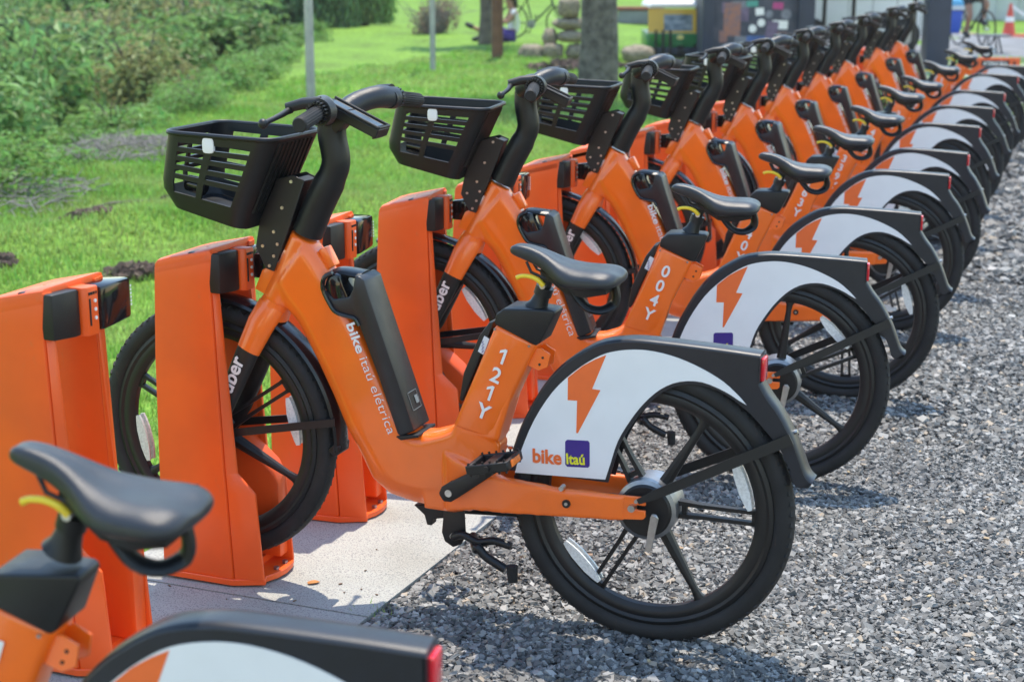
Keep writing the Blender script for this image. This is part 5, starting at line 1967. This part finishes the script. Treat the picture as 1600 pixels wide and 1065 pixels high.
for px, py, w, h, c, rnd in LST:
    x = (px - 800) * K * 0.994 - 3.74
    z = 1.5844 + (532.5 - py - 606) * K * 0.985 - G14
    q = MB()
    if rnd:
        q.tube([(x, 0.0235, z), (x, 0.0215 - 0.001 * rk.random(), z)], w * K / 2, 14)
    else:
        a = rk.uniform(-0.15, 0.15)
        q.box((x, 0.0225 - 0.001 * rk.random(), z), (w * K, 0.002, h * K), Matrix.Rotation(a, 3, 'Y'))
    q.build('sticker', ST[c], pn)

# white trailer behind the row, and the black canopy poles in front of it
WHITE_P = mat('white_enamel', (0.76, 0.78, 0.80), 0.45, noise=0.08, nscale=2)
GLASSM = mat('pale_window', (0.55, 0.62, 0.66), 0.12, noise=0.1, nscale=3)
o = thing('white_trailer', 'white trailer wall behind the far handlebars', 'trailer', (5.95, 27.2, G14))
box_part('body', WHITE_P, o, (0, 1.0, 1.55), (2.55, 2.0, 2.5), 0.04)
for k in range(6):
    box_part('panel_seam', GALV, o, (-1.0 + k * 0.42, -0.002, 1.55), (0.015, 0.008, 2.4))
box_part('trim', GALV, o, (0, -0.012, 0.95), (2.5, 0.03, 0.05), 0.004)
w = box_part('window', GALV, o, (0.25, -0.010, 1.75), (1.3, 0.03, 0.75), 0.01)
box_part('pane', GLASSM, w, (0.25, -0.027, 1.75), (1.2, 0.008, 0.66))
for x in (-0.8, 0.8):
    q = MB()
    q.tube([(x, -0.02, 0.30), (x, 0.14, 0.30)], 0.30, 28)
    wh = q.build('wheel', M['rubber'], o)
    q = MB()
    q.tube([(x, -0.026, 0.30), (x, -0.018, 0.30)], 0.17, 20)
    q.build('rim', M['alloy'], wh)
for px, y, lb in ((1281, 26.0, 'black canopy pole against the white trailer, nearest to the kiosk'), (1326, 26.0, 'middle black canopy pole against the white trailer'), (1421, 26.0, 'black canopy pole against the white trailer, nearest to the navy column')):
    q = MB()
    q.tube([(0, 0, 0), (0, 0, 3.0)], 0.036, 12)
    t = thing('canopy_pole', lb, 'pole', ((px - 800) / 2409 * y * 0.99, y, G14), 0, 'black canopy poles')
    q.build('pole', M['matte'], t)
    box_part('foot', M['matte'], t, (0, 0, 0.01), (0.2, 0.2, 0.02), 0.003)

# blue bin on its stand
BLUE = mat('blue_bin_plastic', (0.012, 0.075, 0.46), 0.45, noise=0.12, nscale=5)
BLUE2 = mat('pale_blue_lid', (0.10, 0.36, 0.62), 0.4, noise=0.12, nscale=5)
o = thing('litter_bin', 'blue litter bin hung on a post beside the navy column', 'bin', (7.86, 28.2, G14))
q = MB()
q.loft([[(sx * w, sy * w * 0.9, z) for sx, sy in ((-1, -1), (1, -1), (1, 1), (-1, 1))] for z, w in ((0.30, 0.125), (0.33, 0.135), (0.70, 0.160))])
q.bevel(0.012)
q.build('bin_body', BLUE, o)
box_part('rim', mat('pale_grey_rim', (0.55, 0.60, 0.66), 0.5, noise=0.1), o, (0, 0, 0.745), (0.345, 0.32, 0.075), 0.012)
q = MB()
q.loft([[(sx * w, sy * w * 0.9, z) for sx, sy in ((-1, -1), (1, -1), (1, 1), (-1, 1))] for z, w in ((0.783, 0.165), (0.86, 0.155), (0.91, 0.11))])
q.bevel(0.01)
q.build('lid', BLUE2, o)
q = MB()
q.tube([(-0.10, 0.12, 0), (-0.10, 0.12, 0.75)], 0.03, 12)
q.build('post', BLUE, o)

# small dark table by the bin
o = thing('low_table', 'low dark metal table in front of the blue bin and the cyclist', 'table', (8.06, 27.2, G14))
box_part('table_top', mat('dark_table_top', (0.10, 0.11, 0.12), 0.5, noise=0.2), o, (0.25, 0, 0.315), (0.56, 0.42, 0.025), 0.006)
for sx in (-1, 1):
    for sy in (-1, 1):
        MB().tube([(0.25 + sx * 0.08, sy * 0.08, 0.30), (0.25 + sx * 0.14, sy * 0.16, 0.0)], 0.016, 8).build('leg', M['matte'], o)
box_part('ballast', WHITE_P, o, (0.25, 0, 0.05), (0.12, 0.12, 0.10), 0.01)

# traffic cone with tape
CONE = mat('cone_orange', (0.62, 0.085, 0.055), 0.6, noise=0.15, nscale=6)
o = thing('traffic_cone', 'red orange traffic cone with white band on the grass verge', 'cone', (10.42, 33.0, G14))
box_part('base', CONE, o, (0, 0, 0.02), (0.40, 0.40, 0.04), 0.01)
MB().tube([(0, 0, 0.04), (0, 0, 0.30)], [0.135, 0.092], 24).build('lower_cone', CONE, o)
MB().tube([(0, 0, 0.30), (0, 0, 0.41)], [0.093, 0.075], 24).build('white_band', M['white'], o)
MB().tube([(0, 0, 0.41), (0, 0, 0.66), (0, 0, 0.68)], [0.074, 0.030, 0.022], 24).build('upper_cone', CONE, o)
q = MB()
pts = [Vector((10.44, 32.95, G14 + 0.62)), Vector((10.7, 32.7, G14 + 0.42)), Vector((11.1, 32.5, G14 + 0.33)), Vector((12.5, 32.0, G14 + 0.40)), Vector((14.5, 31.5, G14 + 0.62))]
pts = spline(pts, 5)
q.loft([[p + Vector((0, -0.001, -0.035)), p + Vector((0, 0.001, -0.035)), p + Vector((0, 0.001, 0.035)), p + Vector((0, -0.001, 0.035))] for p in pts])
tag(q.build('barrier_tape', M['white']), 'pale barrier tape running from the traffic cone to the right', 'tape')
tag(box_part('orange_cloth', CONE, None, (10.75, 32.8, G14 + 0.03), (0.42, 0.26, 0.05), 0.02), 'orange sheet lying on the grass right of the traffic cone', 'sheet')

# pale wall behind the verge
o = thing('boundary_wall', 'pale ribbed wall behind the grass verge at the far right', 'wall', (9.0, 41.0, G14))
PALE = mat('pale_render', (0.52, 0.54, 0.56), 0.8, noise=0.12, nscale=1.5)
box_part('wall_face', PALE, o, (8.0, 0.1, 1.2), (20.0, 0.2, 2.4))
for k in range(34):
    box_part('rib', PALE, o, (-1.6 + k * 0.58, -0.02, 1.2), (0.10, 0.05, 2.36), 0.006)

# red-brown bench on a grey base at the back of the lawn
o = thing('bench', 'red brown bench on a grey base behind the thick trunk', 'bench', (3.05, 38.5, G14))
box_part('base', mat('grey_concrete', (0.22, 0.23, 0.25), 0.85, noise=0.2, nscale=3), o, (0, 0.05, 0.16), (0.95, 0.4, 0.32), 0.01)
for k in range(4):
    box_part('seat_plank', mat('red_brown_wood', (0.30, 0.09, 0.05), 0.7, noise=0.3, nscale=9) if k == 0 else bpy.data.materials['red_brown_wood'], o, (0, -0.15 + k * 0.125, 0.37), (1.25, 0.11, 0.07), 0.008)

# yellow and green three-wheeler
TY = mat('taxi_yellow', (0.68, 0.40, 0.03), 0.4, noise=0.12, nscale=4, coat=0.3)
TG = mat('taxi_green', (0.02, 0.20, 0.06), 0.4, noise=0.12, nscale=4, coat=0.3)
o = thing('three_wheeled_cart', 'small yellow and green three wheeled cart facing the row beside the kiosk', 'cart', (2.70, 25.6, G14), R(0))
o.scale = (0.98, 0.66, 0.62)
q = MB()                                                    # front apron, tapering forwards and down
q.loft([[(sx * w, y, z) for sx, y in ((-1, 0.25), (-0.75, 0.0), (0.75, 0.0), (1, 0.25))] for z, w in ((0.28, 0.30), (0.45, 0.44), (0.62, 0.50), (0.66, 0.50))])
q.bevel(0.02)
q.build('apron', TG, o)
q = MB()
q.loft([[(sx * 0.50, y, z) for sx, z in ((-1, 0.25), (1, 0.25), (1, 0.66), (-1, 0.66))] for y in (0.26, 2.2)])
q.bevel(0.03)
q.build('body', TG, o)
fr_ = None
q = MB()
for x0, x1, z0, z1 in ((-0.50, -0.24, 0.665, 1.28), (0.24, 0.50, 0.665, 1.28), (-0.24, 0.24, 1.14, 1.28), (-0.24, 0.24, 0.665, 0.72)):
    q.loft([[(x0, y, z), (x1, y, z), (x1, y + 0.03, z), (x0, y + 0.03, z)] for z, y in ((z0, 0.06 + (z0 - 0.66) * 0.25), (z1, 0.06 + (z1 - 0.66) * 0.25))])
fr_ = q.build('windscreen_frame', TY, o)
q = MB()
q.loft([[(-0.24, y, z), (0.24, y, z), (0.24, y + 0.008, z), (-0.24, y + 0.008, z)] for z, y in ((0.72, 0.085), (1.14, 0.19))])
q.build('windscreen', mat('cart_windscreen', (0.10, 0.13, 0.16), 0.15, noise=0.6, nscale=6, col2=(0.38, 0.42, 0.45)), o)
q = MB()
q.loft([[(sx * w, y, z) for sx, z in ((-1, z0), (1, z0), (0.9, z1), (-0.9, z1))] for y, w, z0, z1 in ((0.18, 0.50, 1.30, 1.42), (0.5, 0.53, 1.32, 1.48), (2.1, 0.53, 1.30, 1.46))])
q.bevel(0.04)
q.build('canopy', CLOTH_W, o)
q = MB()
q.tube([(0.03, -0.035, 0.56), (0.03, 0.03, 0.56)], 0.065, 20)
hl_ = q.build('headlight', M['alloy'], o)
q = MB()
q.tube([(0.03, -0.043, 0.56), (0.03, -0.034, 0.56)], 0.055, 20)
q.build('lens', mat('headlight_lens', (0.72, 0.66, 0.22), 0.15, noise=0.1), hl_)
for x, y in ((0.03, -0.02), (-0.42, 1.8), (0.42, 1.8)):
    q = MB()
    q.tube([(x - 0.05, y + 0.12, 0.21), (x + 0.05, y + 0.12, 0.21)], 0.21, 24)
    wh = q.build('wheel', M['rubber'], o)
    q = MB()
    q.tube([(x - 0.055, y + 0.12, 0.21), (x + 0.055, y + 0.12, 0.21)], 0.11, 18)
    q.build('rim', M['alloy'], wh)
q = MB()
q.loft([[(sx * 0.09, y, z) for sx, y in ((-1, -0.10), (1, -0.10), (1, 0.22), (-1, 0.22))] for z in (0.36, 0.40)])
q.build('front_mudguard', TG, o)
for x in (-0.38, -0.26, -0.14):
    MB().tube([(x, -0.12, 0.10), (x, -0.08, 0.75)], 0.022, 8).build('guard_bar', M['matte'], o)
box_part('bumper', NAVY, o, (-0.05, -0.06, 0.20), (0.85, 0.05, 0.20), 0.01)
box_part('door_panel', WHITE_P, o, (0.47, 0.10, 0.55), (0.05, 0.05, 0.55), 0.01)

# warning board beyond the last bike
ORB = mat('board_orange', (0.80, 0.12, 0.02), 0.5, noise=0.1, nscale=4)
bx, by, bz = 5.13, 16.6, 0.425
o = thing('warning_board', 'orange warning board with a black lettered strip beyond the last bike', 'sign', (bx, by, 0), R(-4))
bd = box_part('board', ORB, o, (0, 0, bz), (0.50, 0.025, 0.19), 0.006)
box_part('lettering_strip', M['print_black'], bd, (-0.01, -0.0145, bz + 0.035), (0.29, 0.003, 0.062))
flat_text('lettering', 'ATENÇÃO', 0.052, -0.135, bz + 0.018, -0.0175, 0, M['print_white'], bd, bold=0.0012, sx=1.0)
for x in (-0.20, 0.19):
    box_part('symbol', M['print_black'], bd, (x, -0.0145, bz + 0.03), (0.022, 0.003, 0.05), 0.0, Matrix.Rotation(R(30 if x < 0 else 0), 3, 'Y'))
for x in (-0.2, 0.2):
    box_part('leg', M['matte'], o, (x, 0.03, (bz + G14) / 2), (0.03, 0.03, bz - G14), 0.003)

# small things on the slab
rl = random.Random(11)


def slab_leaf(x, y, s, rot, m, label):
    q = MB()
    pts = [(math.cos(a) * s * (1 if k % 2 == 0 else 0.8), math.sin(a) * s * 0.55) for k, a in enumerate([2 * math.pi * j / 10 for j in range(10)])]
    c = Vector((x, y, gz(y) + 0.016))
    rm = Matrix.Rotation(rot, 3, 'Z')
    q.loft([[c + rm @ Vector((u, v, 0.006 * abs(v / s) + e)) for u, v in pts] for e in (0, 0.0012)])
    tag(q.build('fallen_leaf', m), label, 'leaf')


DRYL = mat('dry_leaf', (0.50, 0.20, 0.05), 0.7, noise=0.3, nscale=60)
DRYL2 = mat('pale_dry_leaf', (0.36, 0.25, 0.15), 0.8, island=0.3, noise=0.3, nscale=40)
BRL = mat('brown_leaf', (0.16, 0.10, 0.06), 0.8, noise=0.3, nscale=60)
slab_leaf(-0.510, 3.70, 0.018, 0.4, DRYL, 'orange dry leaf lying on the concrete near the dock foot')
q = MB()
for k in range(60):
    s_, l_ = rl.uniform(-1.0, 3.0), rl.uniform(SLAB_R + 0.02, SLAB_L)
    x, y = row(s_, l_)
    q.box((x, y, gz(y) + 0.0165), (rl.uniform(0.003, 0.012), rl.uniform(0.002, 0.005), 0.002), Matrix.Rotation(rl.uniform(0, 3), 3, 'Z'))
stuff(q.build('leaf_litter', BRL))['label'] = 'scattered dark specks of leaf litter on the concrete'
q = MB()
for k in range(90):
    s_, l_ = rl.uniform(-0.6, 4.5), rl.uniform(-1.5, SLAB_R - 0.02)
    x, y = row(s_, l_)
    a, e = rl.uniform(0, 3.14), rl.uniform(0.006, 0.016)
    q.box((x, y, gz(y) + 0.019), (e, e * 0.55, 0.0015), Matrix.Rotation(a, 3, 'Z') @ Matrix.Rotation(rl.uniform(-0.4, 0.4), 3, 'X'))
stuff(q.build('leaf_flakes', DRYL2))['label'] = 'small pale dry leaf flakes scattered on the gravel'

# ------------------------------------------------------------------ thin haze volume, added to lift the dark tones of the far bank
hm = bpy.data.materials.new('thin_haze')
hm.use_nodes = True
hn = hm.node_tree
for n_ in list(hn.nodes):
    if n_.type == 'BSDF_PRINCIPLED':
        hn.nodes.remove(n_)
pv = hn.nodes.new('ShaderNodeVolumePrincipled')
pv.inputs['Color'].default_value = (0.93, 0.96, 1.0, 1)
pv.inputs['Density'].default_value = 0.0006
pv.inputs['Anisotropy'].default_value = 0.2
hn.links.new(pv.outputs[0], hn.nodes['Material Output'].inputs['Volume'])
q = MB()
q.box((0, 90, 4.0), (440, 340, 16.0))
hz = stuff(q.build('haze', hm))
hz['label'] = 'thin pale haze added to lift the dark tones of the lawn and thicket'
